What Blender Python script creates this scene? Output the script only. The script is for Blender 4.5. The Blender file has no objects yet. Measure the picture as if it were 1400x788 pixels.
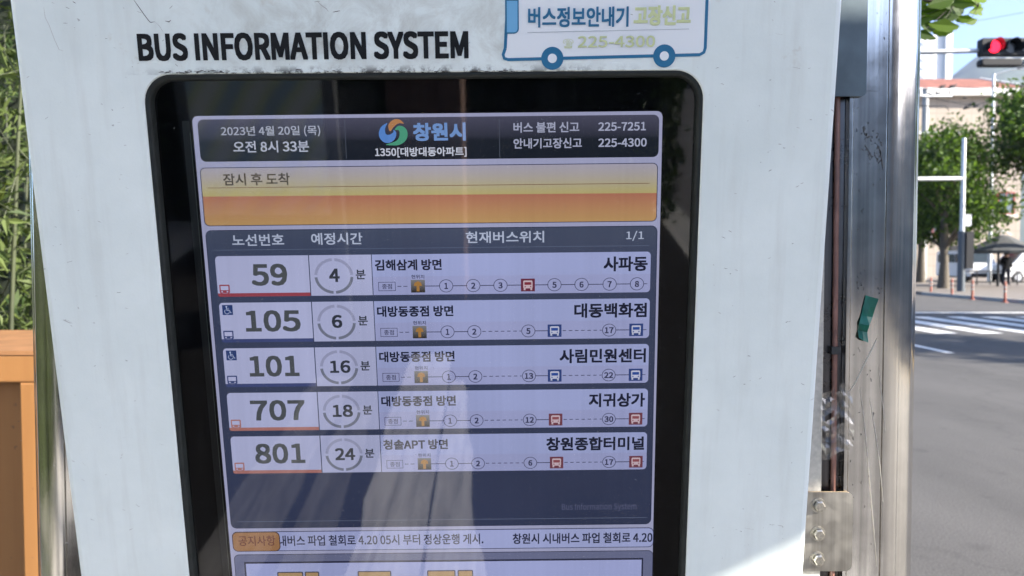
import bpy, bmesh, math, random
from mathutils import Vector, Matrix
R = math.radians
rnd = random.Random(7)
scene = bpy.context.scene
COL = scene.collection

# ------------------------------------------------------------------ camera
FPX = 1050.0                       # focal length in pixels of the 1400 px wide photograph
PITCH = R(2.1)
EYE = Vector((0, 0, 1.5))
cam_d = bpy.data.cameras.new('camera')
cam = bpy.data.objects.new('camera', cam_d)
COL.objects.link(cam)
cam.location = EYE
cam.rotation_euler = (R(90) - PITCH, 0, 0)
cam_d.sensor_width = 36
cam_d.lens = FPX / 1400 * 36
cam_d.clip_start = 0.02
cam_d.clip_end = 9000
cam_d.dof.use_dof = True
cam_d.dof.focus_distance = 0.68
cam_d.dof.aperture_fstop = 11
scene.camera = cam

# ------------------------------------------------------------------ sky, sun, exposure
EXPOSURE = 2.52
SUN_TO = Vector((0.92, -0.39, 0.488)).normalized()
world = bpy.data.worlds.new('World')
scene.world = world
world.use_nodes = True
nt = world.node_tree
sky = nt.nodes.new('ShaderNodeTexSky')
sky.sky_type = 'NISHITA'
sky.sun_disc = False
sky.sun_elevation = math.asin(SUN_TO.z)
sky.sun_rotation = math.atan2(SUN_TO.x, SUN_TO.y)
sky.air_density = 0.55
sky.ozone_density = 2.6
sky.dust_density = 1.2
bg = nt.nodes['Background']
nt.links.new(sky.outputs[0], bg.inputs[0])
bg.inputs[1].default_value = 0.085
sun_d = bpy.data.lights.new('sun', 'SUN')
sun_d.energy = 3.2
sun_d.angle = R(0.5)
sun_d.color = (1.0, 0.93, 0.82)
sun = bpy.data.objects.new('sun', sun_d)
COL.objects.link(sun)
sun.rotation_euler = (-SUN_TO).to_track_quat('-Z', 'Y').to_euler()
scene.view_settings.view_transform = 'Standard'
scene.view_settings.look = 'None'
scene.view_settings.exposure = EXPOSURE
scene.view_settings.gamma = 1
scene.view_settings.use_curve_mapping = False
scene.cycles.use_denoising = True
scene.cycles.max_bounces = 8
scene.cycles.transparent_max_bounces = 12
scene.cycles.caustics_reflective = False
scene.cycles.caustics_refractive = False

# ------------------------------------------------------------------ helpers
def lin(c):
    return tuple((x / 255 / 12.92) if x <= 10.3 else ((x / 255 + 0.055) / 1.055) ** 2.4 for x in c)

def new_mat(name):
    m = bpy.data.materials.new(name)
    m.use_nodes = True
    return m, m.node_tree.nodes, m.node_tree.links

def pmat(name, col, rough=0.6, metal=0.0, spec=0.5, noise=None, bump=None):
    """principled; noise=(scale, amount) varies the colour, bump=(scale, strength)"""
    m, N, L = new_mat(name)
    p = N['Principled BSDF']
    p.inputs['Base Color'].default_value = (*col, 1)
    p.inputs['Roughness'].default_value = rough
    p.inputs['Metallic'].default_value = metal
    p.inputs['Specular IOR Level'].default_value = spec
    if noise or bump:
        tc = N.new('ShaderNodeTexCoord')
    if noise:
        nz = N.new('ShaderNodeTexNoise')
        nz.inputs['Scale'].default_value = noise[0]
        nz.inputs['Detail'].default_value = 6
        L.new(tc.outputs['Object'], nz.inputs['Vector'])
        mr = N.new('ShaderNodeMapRange')
        mr.inputs[1].default_value = 0.3; mr.inputs[2].default_value = 0.7
        mr.inputs[3].default_value = 1 - noise[1]; mr.inputs[4].default_value = 1 + noise[1]
        L.new(nz.outputs[0], mr.inputs[0])
        mx = N.new('ShaderNodeVectorMath'); mx.operation = 'SCALE'
        mx.inputs[0].default_value = col
        L.new(mr.outputs[0], mx.inputs['Scale'])
        L.new(mx.outputs[0], p.inputs['Base Color'])
    if bump:
        nb = N.new('ShaderNodeTexNoise')
        nb.inputs['Scale'].default_value = bump[0]
        nb.inputs['Detail'].default_value = 4
        L.new(tc.outputs['Object'], nb.inputs['Vector'])
        b = N.new('ShaderNodeBump')
        b.inputs['Strength'].default_value = bump[1]
        b.inputs['Distance'].default_value = 0.01
        L.new(nb.outputs[0], b.inputs['Height'])
        L.new(b.outputs[0], p.inputs['Normal'])
    return m

def leaf_mat(name, c0, c1, trans=0.35):
    """leaves: each leaf carries its own tint in the 'tint' attribute"""
    m, N, L = new_mat(name)
    p = N['Principled BSDF']
    at = N.new('ShaderNodeAttribute'); at.attribute_name = 'tint'
    mx = N.new('ShaderNodeMix'); mx.data_type = 'RGBA'
    mx.inputs[6].default_value = (*c0, 1); mx.inputs[7].default_value = (*c1, 1)
    L.new(at.outputs['Fac'], mx.inputs[0])
    L.new(mx.outputs[2], p.inputs['Base Color'])
    p.inputs['Roughness'].default_value = 0.55
    p.inputs['Specular IOR Level'].default_value = 0.2
    tr = N.new('ShaderNodeBsdfTranslucent')
    sc = N.new('ShaderNodeVectorMath'); sc.operation = 'MULTIPLY'
    sc.inputs[1].default_value = (1.5, 1.6, 0.6)
    L.new(mx.outputs[2], sc.inputs[0]); L.new(sc.outputs[0], tr.inputs['Color'])
    ms = N.new('ShaderNodeMixShader'); ms.inputs[0].default_value = trans
    L.new(p.outputs[0], ms.inputs[1]); L.new(tr.outputs[0], ms.inputs[2])
    L.new(ms.outputs[0], N['Material Output'].inputs[0])
    return m

def tag(o, label=None, cat=None, group=None, kind=None):
    if label: o['label'] = label
    if cat: o['category'] = cat
    if group: o['group'] = group
    if kind: o['kind'] = kind
    return o

def empty(name, loc=(0, 0, 0), rz=0.0):
    o = bpy.data.objects.new(name, None)
    COL.objects.link(o)
    o.empty_display_size = 0.1
    o.location = loc
    o.rotation_euler = (0, 0, rz)
    return o

def copy_tree(o, parent=None):
    c = o.copy()
    COL.objects.link(c)
    if parent is not None:
        c.parent = parent
    for ch in list(o.children):
        copy_tree(ch, c)
    return c

class MB:
    """collects geometry of one mesh object"""
    def __init__(self):
        self.v, self.f, self.mi, self.tint = [], [], [], []
        self.sm = []
    def add(self, vs, fs, m=0, smooth=False, tint=0.5):
        b = len(self.v)
        self.v += [tuple(p) for p in vs]
        for f in fs:
            self.f.append(tuple(i + b for i in f)); self.mi.append(m); self.sm.append(smooth); self.tint.append(tint)
        return self
    def box(self, c, s, m=0, rot=None):
        x, y, z = s[0] / 2, s[1] / 2, s[2] / 2
        vs = [Vector(p) for p in ((-x,-y,-z),(x,-y,-z),(x,y,-z),(-x,y,-z),(-x,-y,z),(x,-y,z),(x,y,z),(-x,y,z))]
        if rot is not None: vs = [rot @ p for p in vs]
        c = Vector(c)
        return self.add([p + c for p in vs], [(3,2,1,0),(4,5,6,7),(0,1,5,4),(1,2,6,5),(2,3,7,6),(3,0,4,7)], m)
    def span(self, a, b, m=0):
        return self.box([(a[i] + b[i]) / 2 for i in range(3)], [abs(b[i] - a[i]) for i in range(3)], m)
    def tube(self, pts, rad, n=8, m=0, caps=True):
        pts = [Vector(p) for p in pts]
        if not isinstance(rad, (list, tuple)): rad = [rad] * len(pts)
        rings = []
        ref = None
        for i, p in enumerate(pts):
            d = (pts[min(i + 1, len(pts) - 1)] - pts[max(i - 1, 0)]).normalized()
            if ref is None:
                ref = Vector((0, 0, 1)) if abs(d.z) < 0.9 else Vector((1, 0, 0))
            a = (ref - d * ref.dot(d)).normalized(); ref = a
            b = d.cross(a)
            rings.append([p + (a * math.cos(2 * math.pi * k / n) + b * math.sin(2 * math.pi * k / n)) * rad[i] for k in range(n)])
        vs = [q for r in rings for q in r]
        fs = [(i * n + k, i * n + (k + 1) % n, (i + 1) * n + (k + 1) % n, (i + 1) * n + k) for i in range(len(pts) - 1) for k in range(n)]
        self.add(vs, fs, m, True)
        if caps:
            self.add(rings[0], [tuple(range(n - 1, -1, -1))], m); self.add(rings[-1], [tuple(range(n))], m)
        return self
    def loft(self, loops, m=0, smooth=False, close=False):
        n = len(loops[0])
        vs = [q for l in loops for q in l]
        fs = [(i * n + k, i * n + (k + 1) % n, (i + 1) * n + (k + 1) % n, (i + 1) * n + k) for i in range(len(loops) - 1) for k in range(n)]
        return self.add(vs, fs, m, smooth)
    def build(self, name, mats, parent=None, recalc=False):
        me = bpy.data.meshes.new(name)
        me.from_pydata(self.v, [], self.f)
        if not isinstance(mats, (list, tuple)): mats = [mats]
        for mm in mats: me.materials.append(mm)
        me.polygons.foreach_set('material_index', self.mi)
        me.polygons.foreach_set('use_smooth', self.sm)
        if any(t != 0.5 for t in self.tint):
            a = me.attributes.new('tint', 'FLOAT', 'FACE')
            a.data.foreach_set('value', self.tint)
        if recalc:
            bm = bmesh.new(); bm.from_mesh(me)
            bmesh.ops.recalc_face_normals(bm, faces=bm.faces)
            bm.to_mesh(me); bm.free()
        me.update()
        o = bpy.data.objects.new(name, me)
        COL.objects.link(o)
        if parent is not None: o.parent = parent
        return o

def rrect_loop(x0, x1, y0, y1, r, seg=8, z=0.0):
    r = max(r, 1e-5)
    out = []
    for cx, cy, a0 in ((x1 - r, y1 - r, 0), (x0 + r, y1 - r, 90), (x0 + r, y0 + r, 180), (x1 - r, y0 + r, 270)):
        for k in range(seg + 1):
            a = R(a0 + 90 * k / seg)
            out.append((cx + r * math.cos(a), cy + r * math.sin(a), z))
    return out

# ------------------------------------------------------------------ flat artwork (printing and screen contents)
_txt_cache = {}
def system_font(name):
    try:
        return bpy.data.fonts.load(bpy.utils.system_resource('DATAFILES', path='fonts') + '/' + name)
    except Exception:
        return None
FONT_KR = system_font('Noto Sans CJK Regular.woff2')
FONT_EN = system_font('Inter.woff2')
def text_geom(body, font):
    key = (body, font)
    if key in _txt_cache: return _txt_cache[key]
    c = bpy.data.curves.new('t', 'FONT')
    c.body = body; c.size = 1.0; c.resolution_u = 3
    f = FONT_EN if font == 'en' else FONT_KR
    if f is not None and font: c.font = f
    c.fill_mode = 'FRONT'
    o = bpy.data.objects.new('t', c); COL.objects.link(o)
    dg = bpy.context.evaluated_depsgraph_get()
    me = bpy.data.meshes.new_from_object(o.evaluated_get(dg))
    vs = [v.co.copy() for v in me.vertices]; fs = [tuple(p.vertices) for p in me.polygons]
    bpy.data.objects.remove(o); bpy.data.curves.remove(c); bpy.data.meshes.remove(me)
    x0 = min(v.x for v in vs); x1 = max(v.x for v in vs); y0 = min(v.y for v in vs); y1 = max(v.y for v in vs)
    vs = [((v.x - x0) / (x1 - x0), (v.y - y0) / (y1 - y0)) for v in vs]
    _txt_cache[key] = (vs, fs, (x1 - x0) / (y1 - y0))
    return _txt_cache[key]

class Art(MB):
    """flat marks in millimetres on a plane; layer k lies k * 0.15 mm above the base"""
    def __init__(self, fn):
        super().__init__(); self.fn = fn
    def p(self, x, y, k): return self.fn(x, y, k)
    def poly(self, pts, m, k=1):
        return self.add([self.p(x, y, k) for x, y in pts], [tuple(range(len(pts)))], m)
    def rect(self, x0, x1, y0, y1, m, k=1):
        return self.poly([(x0, y0), (x1, y0), (x1, y1), (x0, y1)], m, k)
    def rrect(self, x0, x1, y0, y1, r, m, k=1, corners=(1, 1, 1, 1)):
        pts = []
        cs = ((x1, y1, 0, -1, -1), (x0, y1, 90, 1, -1), (x0, y0, 180, 1, 1), (x1, y0, 270, -1, 1))
        for use, (cx, cy, a0, sx, sy) in zip(corners, cs):
            if not use: pts.append((cx, cy)); continue
            for j in range(7):
                a = R(a0 + 15 * j); pts.append((cx + sx * r + r * math.cos(a), cy + sy * r + r * math.sin(a)))
        return self.poly(pts, m, k)
    def ell(self, cx, cy, rx, ry, m, k=1, n=28):
        return self.poly([(cx + rx * math.cos(2 * math.pi * i / n), cy + ry * math.sin(2 * math.pi * i / n)) for i in range(n)], m, k)
    def arc(self, cx, cy, rx, ry, w, a0, a1, m, k=1, n=16):
        vs, fs = [], []
        for i in range(n + 1):
            a = R(a0 + (a1 - a0) * i / n)
            vs.append(self.p(cx + (rx - w) * math.cos(a), cy + (ry - w) * math.sin(a), k))
            vs.append(self.p(cx + rx * math.cos(a), cy + ry * math.sin(a), k))
        for i in range(n): fs.append((2 * i, 2 * i + 1, 2 * i + 3, 2 * i + 2))
        return self.add(vs, fs, m)
    def line(self, pts, w, m, k=1):
        vs, fs = [], []
        for i, (x, y) in enumerate(pts):
            a = pts[max(i - 1, 0)]; b = pts[min(i + 1, len(pts) - 1)]
            dx, dy = b[0] - a[0], b[1] - a[1]; l = math.hypot(dx, dy) or 1
            ww = w[i] if isinstance(w, (list, tuple)) else w
            ox, oy = -dy / l * ww / 2, dx / l * ww / 2
            vs += [self.p(x - ox, y - oy, k), self.p(x + ox, y + oy, k)]
        for i in range(len(pts) - 1): fs.append((2 * i, 2 * i + 2, 2 * i + 3, 2 * i + 1))
        return self.add(vs, fs, m)
    def frame(self, x0, x1, y0, y1, w, m, k=1):
        self.rect(x0, x1, y0, y0 + w, m, k); self.rect(x0, x1, y1 - w, y1, m, k)
        self.rect(x0, x0 + w, y0 + w, y1 - w, m, k); self.rect(x1 - w, x1, y0 + w, y1 - w, m, k)
        return self
    def text(self, body, x0, x1, y0, y1, m, k=2, bold=0.0, font='kr', wide=1.0, dk=.02):
        """lettering in the box x0..x1, y0..y1; bold = extra stroke radius in mm; x1 None centres it on x0 at natural width"""
        vs, fs, asp = text_geom(body, font)
        if x1 is None:
            w = asp * (y1 - y0) * wide; x0, x1 = x0 - w / 2, x0 + w / 2
        x0 += bold; x1 -= bold; y0 += bold; y1 -= bold
        offs = [(0, 0)]
        if bold > 0: offs += [(bold * a_, bold * b_) for a_, b_ in ((-1, -1), (0, -1), (1, -1), (1, 0), (1, 1), (0, 1), (-1, 1), (-1, 0))]
        for q, (ox, oy) in enumerate(offs):
            self.add([self.p(x0 + a * (x1 - x0) + ox, y0 + b * (y1 - y0) + oy, k + dk * q) for a, b in vs], fs, m)
        return self

# ------------------------------------------------------------------ setting: ground, road, pavements
def sheet(name, pts, z, mat, kind='structure', thick=None):
    mb = MB()
    if thick is None:
        mb.add([(x, y, z) for x, y in pts], [tuple(range(len(pts)))])
    else:
        n = len(pts)
        mb.add([(x, y, z) for x, y in pts] + [(x, y, z - thick) for x, y in pts],
               [tuple(range(n))] + [(i, i + n, (i + 1) % n + n, (i + 1) % n) for i in range(n)])
    o = mb.build(name, mat)
    tag(o, kind=kind)
    return o

def asphalt_mat(name, base):
    m, N, L = new_mat(name)
    p = N['Principled BSDF']
    tc = N.new('ShaderNodeTexCoord')
    n1 = N.new('ShaderNodeTexNoise'); n1.inputs['Scale'].default_value = 90; n1.inputs['Detail'].default_value = 4
    n2 = N.new('ShaderNodeTexNoise'); n2.inputs['Scale'].default_value = 0.9; n2.inputs['Detail'].default_value = 8; n2.inputs['Roughness'].default_value = 0.65
    mp = N.new('ShaderNodeMapping'); mp.inputs['Scale'].default_value = (1, 0.35, 1)
    L.new(tc.outputs['Object'], n1.inputs['Vector']); L.new(tc.outputs['Object'], mp.inputs[0]); L.new(mp.outputs[0], n2.inputs['Vector'])
    a = N.new('ShaderNodeMapRange'); a.inputs[1].default_value = .3; a.inputs[2].default_value = .7; a.inputs[3].default_value = .6; a.inputs[4].default_value = 1.4
    b = N.new('ShaderNodeMapRange'); b.inputs[1].default_value = .3; b.inputs[2].default_value = .72; b.inputs[3].default_value = .78; b.inputs[4].default_value = 1.2
    L.new(n1.outputs[0], a.inputs[0]); L.new(n2.outputs[0], b.inputs[0])
    mu = N.new('ShaderNodeMath'); mu.operation = 'MULTIPLY'
    L.new(a.outputs[0], mu.inputs[0]); L.new(b.outputs[0], mu.inputs[1])
    sc = N.new('ShaderNodeVectorMath'); sc.operation = 'SCALE'; sc.inputs[0].default_value = base
    L.new(mu.outputs[0], sc.inputs['Scale']); L.new(sc.outputs[0], p.inputs['Base Color'])
    n3 = N.new('ShaderNodeTexNoise'); n3.inputs['Scale'].default_value = 3.2; n3.inputs['Detail'].default_value = 5; n3.inputs['Distortion'].default_value = .4; L.new(tc.outputs['Object'], n3.inputs['Vector'])
    c3 = N.new('ShaderNodeMapRange'); c3.inputs[1].default_value = .62; c3.inputs[2].default_value = .70; c3.inputs[3].default_value = 0; c3.inputs[4].default_value = .34; L.new(n3.outputs[0], c3.inputs[0])
    sm = N.new('ShaderNodeMix'); sm.data_type = 'RGBA'; sm.inputs[7].default_value = (base[0] * .35, base[1] * .35, base[2] * .36, 1)
    vo = N.new('ShaderNodeTexVoronoi'); vo.feature = 'DISTANCE_TO_EDGE'; vo.inputs['Scale'].default_value = .35
    ds = N.new('ShaderNodeVectorMath'); ds.operation = 'ADD'; L.new(tc.outputs['Object'], ds.inputs[0])
    nn = N.new('ShaderNodeTexNoise'); nn.inputs['Scale'].default_value = 1.5; nn.inputs['Detail'].default_value = 6; L.new(tc.outputs['Object'], nn.inputs['Vector']); L.new(nn.outputs['Color'], ds.inputs[1]); L.new(ds.outputs[0], vo.inputs['Vector'])
    ck = N.new('ShaderNodeMapRange'); ck.inputs[1].default_value = .004; ck.inputs[2].default_value = .012; ck.inputs[3].default_value = .2; ck.inputs[4].default_value = 0; L.new(vo.outputs['Distance'], ck.inputs[0])
    mxm = N.new('ShaderNodeMath'); mxm.operation = 'MAXIMUM'; L.new(c3.outputs[0], mxm.inputs[0]); L.new(ck.outputs[0], mxm.inputs[1])
    L.new(mxm.outputs[0], sm.inputs[0]); L.new(sc.outputs[0], sm.inputs[6]); L.new(sm.outputs[2], p.inputs['Base Color'])
    p.inputs['Roughness'].default_value = 0.85
    bp = N.new('ShaderNodeBump'); bp.inputs['Strength'].default_value = .4; bp.inputs['Distance'].default_value = .006
    L.new(n1.outputs[0], bp.inputs['Height']); L.new(bp.outputs[0], p.inputs['Normal'])
    return m

def paver_mat(name, c1, c2, mortar, scale):
    m, N, L = new_mat(name)
    p = N['Principled BSDF']
    tc = N.new('ShaderNodeTexCoord')
    br = N.new('ShaderNodeTexBrick')
    br.inputs['Color1'].default_value = (*c1, 1); br.inputs['Color2'].default_value = (*c2, 1); br.inputs['Mortar'].default_value = (*mortar, 1)
    br.inputs['Scale'].default_value = scale; br.inputs['Mortar Size'].default_value = .012
    L.new(tc.outputs['Object'], br.inputs['Vector'])
    L.new(br.outputs[0], p.inputs['Base Color'])
    p.inputs['Roughness'].default_value = .85
    return m

M = {}
M['asphalt'] = asphalt_mat('asphalt', (.076, .072, .069))
M['ground'] = pmat('earth', (.10, .10, .07), .95, noise=(2, .3))
M['paving'] = paver_mat('pale_pavers', (.40, .385, .36), (.45, .43, .40), (.22, .21, .19), 5)
M['path'] = asphalt_mat('dark_path', (.022, .021, .021))  # near-black tone keeps the reflection in the glass dark
M['path'].node_tree.nodes['Principled BSDF'].inputs['Specular IOR Level'].default_value = .08
M['far_paving'] = paver_mat('far_pavers', (.16, .14, .12), (.2, .17, .15), (.1, .09, .08), 2)
M['granite'] = pmat('granite', (.60, .57, .52), .7, noise=(40, .2), bump=(120, .1))  # pale tone of the added strips, standing in for sunlit ground
M['granite_dark'] = pmat('worn_granite', (.17, .16, .15), .8, noise=(9, .4))  # dimmer tone for the fainter reflected bands
for k_, (c_a, c_b) in {'granite': ((.30, .285, .26), (.68, .65, .60)), 'granite_dark': ((.06, .058, .054), (.22, .21, .20))}.items():
    m_, N, L = new_mat(k_ + '_brushed'); p = N['Principled BSDF']; p.inputs['Roughness'].default_value = .75
    tc = N.new('ShaderNodeTexCoord'); mp = N.new('ShaderNodeMapping'); mp.inputs['Scale'].default_value = (26, 2.4, 1); L.new(tc.outputs['Object'], mp.inputs[0])
    nz = N.new('ShaderNodeTexNoise'); nz.inputs['Scale'].default_value = 1; nz.inputs['Detail'].default_value = 8; nz.inputs['Roughness'].default_value = .65; nz.inputs['Distortion'].default_value = .6; L.new(mp.outputs[0], nz.inputs['Vector'])
    mr = N.new('ShaderNodeMapRange'); mr.inputs[1].default_value = .33; mr.inputs[2].default_value = .62; L.new(nz.outputs[0], mr.inputs[0])
    mx = N.new('ShaderNodeMix'); mx.data_type = 'RGBA'; mx.inputs[6].default_value = (*c_a, 1); mx.inputs[7].default_value = (*c_b, 1); L.new(mr.outputs[0], mx.inputs[0]); L.new(mx.outputs[2], p.inputs['Base Color'])
    M[k_] = m_
M['kerb'] = pmat('kerb_stone', (.33, .32, .30), .8, noise=(25, .2))
M['white_paint'] = pmat('road_paint_white', (.74, .73, .70), .7, noise=(14, .16))
M['yellow_paint'] = pmat('road_paint_yellow', (.62, .40, .10), .7, noise=(14, .16))

KX = 1.5          # near kerb line
FX = 17.6         # far kerb line
sheet('ground', [(-6000, -400), (6000, -400), (6000, 7000), (-6000, 7000)], -0.02, M['ground'])
sheet('road', [(KX - .3, -120), (120, -120), (120, 300), (KX - .3, 300)], 0.0, M['asphalt'])
sheet('pavement', [(-9, -30), (KX - .18, -30), (KX - .18, .75), (-9, .75)], 0.13, M['paving'], thick=.15)
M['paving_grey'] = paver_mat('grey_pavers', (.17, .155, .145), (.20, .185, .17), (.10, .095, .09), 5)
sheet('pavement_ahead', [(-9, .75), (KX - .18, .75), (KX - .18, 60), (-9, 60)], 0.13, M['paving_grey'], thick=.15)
sheet('path', [(-2.3, -30), (1.25, -30), (1.25, -.15), (-2.3, -.15)], .1325, M['path'])  # added dark ground, in place of the viewer's dark reflection
kb = MB()
for i in range(60):
    y = -25 + i * 1.0
    kb.span((KX - .18, y + .004, -.02), (KX, y + .996, .134))
tag(kb.build('kerb', M['kerb']), kind='structure')
# strips added behind the viewer; pale colour imitates sunlit bands reflected in the glass
gs = MB()
rs0 = random.Random(9)
def ragged(xl, xr, y0, y1, n, jl, jr, mi):
    """one slab run with worn, uneven sides"""
    L_ = [(xl(t) + rs0.uniform(-jl, jl), y0 + (y1 - y0) * t, .137) for t in [i / n for i in range(n + 1)]]
    R_ = [(xr(t) + rs0.uniform(-jr, jr), y0 + (y1 - y0) * t, .137) for t in [i / n for i in range(n + 1)]]
    gs.add(L_ + R_, [(i, i + 1, n + 2 + i, n + 1 + i) for i in range(n)], mi)
ragged(lambda t: -.485 - .02 * t + .10 * max(0, t - .8), lambda t: -.265 - .02 * t, .3, -2.15, 14, .012, .004, 0)
ragged(lambda t: -.253 - .02 * t, lambda t: -.05 - .20 * max(0, t - .38) ** .6 , .3, -1.85, 14, .003, .014, 0)
ragged(lambda t: -1.02 + .12 * t, lambda t: -.78 + .06 * t, .3, -1.9, 12, .015, .015, 1)
ragged(lambda t: -.70, lambda t: -.56 - .02 * t, .3, -1.6, 12, .012, .012, 1)
reflection_strips = tag(gs.build('pavement_strip', [M['granite'], M['granite_dark']]), kind='structure')
# far pavement with kerb (the corner across the road)
sheet('far_pavement', [(FX + .15, -90), (120, -90), (120, 120), (FX + 1.6, 120), (FX + .15, 33)], 0.12, M['far_paving'], thick=.14)
fk = MB()
for i in range(55):
    fk.span((FX, -44 + i * 1.4, -.02), (FX + .147, -42.608 + i * 1.4, .124))
tag(fk.build('far_kerb', M['kerb']), kind='structure')
# markings
mk = MB()
def mark(x0, x1, y0, y1, m=0, z=.004):
    mk.add([(x0, y0, z), (x1, y0, z), (x1, y1, z), (x0, y1, z)], [(0, 1, 2, 3)], m)
x = 2.2
while x < 17.0:
    mark(x, x + .46, 15.6, 20.2); x += .92
mark(2, 17.2, 21.6, 21.95)
mark(6.98, 7.13, 12.3, 14.2)
mark(10.05, 10.2, -40, 14.8, 1); mark(10.32, 10.47, -40, 14.8, 1)
mark(13.4, 13.55, -40, 14.2)
mark(11.5, 11.65, 24, 60)
tag(mk.build('road_markings', [M['white_paint'], M['yellow_paint']]), kind='structure')
# distant mountain
mm = MB()
NX, NY = 90, 14
rg = random.Random(3)
ph = [(rg.uniform(.002, .02), rg.uniform(0, 6), rg.uniform(.2, 1)) for _ in range(14)]
vs, fs = [], []
for j in range(NY):
    for i in range(NX):
        X = -3000 + 8000 * i / (NX - 1); Y = 2300 + 1700 * j / (NY - 1)
        env = max(0.0, math.sin(math.pi * j / (NY - 1))) ** .8
        base = 700 + 180 / (1 + math.exp(-(X - .585 * Y) / 45)) + 40 * math.sin(X / 900 + 1)
        det = sum(a * math.sin(f * X + p + .4 * f * Y) for f, p, a in ph) * 9
        vs.append((X, Y, max(-5, (base + det) * env - 5)))
for j in range(NY - 1):
    for i in range(NX - 1):
        fs.append((j * NX + i, j * NX + i + 1, (j + 1) * NX + i + 1, (j + 1) * NX + i))
mm.add(vs, fs, 0, True)
M['mountain'] = pmat('mountain_forest', (.06, .075, .05), .95, noise=(.01, .4))
tag(mm.build('mountain', M['mountain']), kind='structure')

# ------------------------------------------------------------------ the information board
CR = Vector((1, 0, 0)); CF = Vector((0, math.cos(PITCH), -math.sin(PITCH))); CU = Vector((0, math.sin(PITCH), math.cos(PITCH)))
def cam2world(v): return CR * v[0] + CU * v[1] + CF * v[2]
vd = Vector((45, -5556, 1050)).normalized()           # direction down the face (leans forward at the top)
bv = -vd
bh = Vector((1, .0085, 0)); bh = (bh - bv * bh.dot(bv)).normalized()
bn = bh.cross(bv)                                      # camera frame is left handed (x right, y up, z forward)
if bn.z > 0: bn = -bn
ORG = Vector(((585 - 700) / FPX, -(158 - 394) / FPX, 1)) * .65
WO = EYE + cam2world(ORG)
WH, WV = cam2world(bh), cam2world(bv); WN = WH.cross(WV)
board = empty('bus_information_board')
board.matrix_world = Matrix(((WH.x, WV.x, WN.x, WO.x), (WH.y, WV.y, WN.y, WO.y), (WH.z, WV.z, WN.z, WO.z), (0, 0, 0, 1)))
tag(board, 'white metal bus information board with a lit arrivals screen, between two steel posts', 'information board')

def mm_(pts): return [(x / 1000, y / 1000, z / 1000) for x, y, z in pts]
PX0, PX1, PY0, PY1 = -343.5, 345.5, -640, 150          # housing
BX0, BX1, BY0, BY1 = -239.0, 232.8, -560, 35.3         # opening

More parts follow.
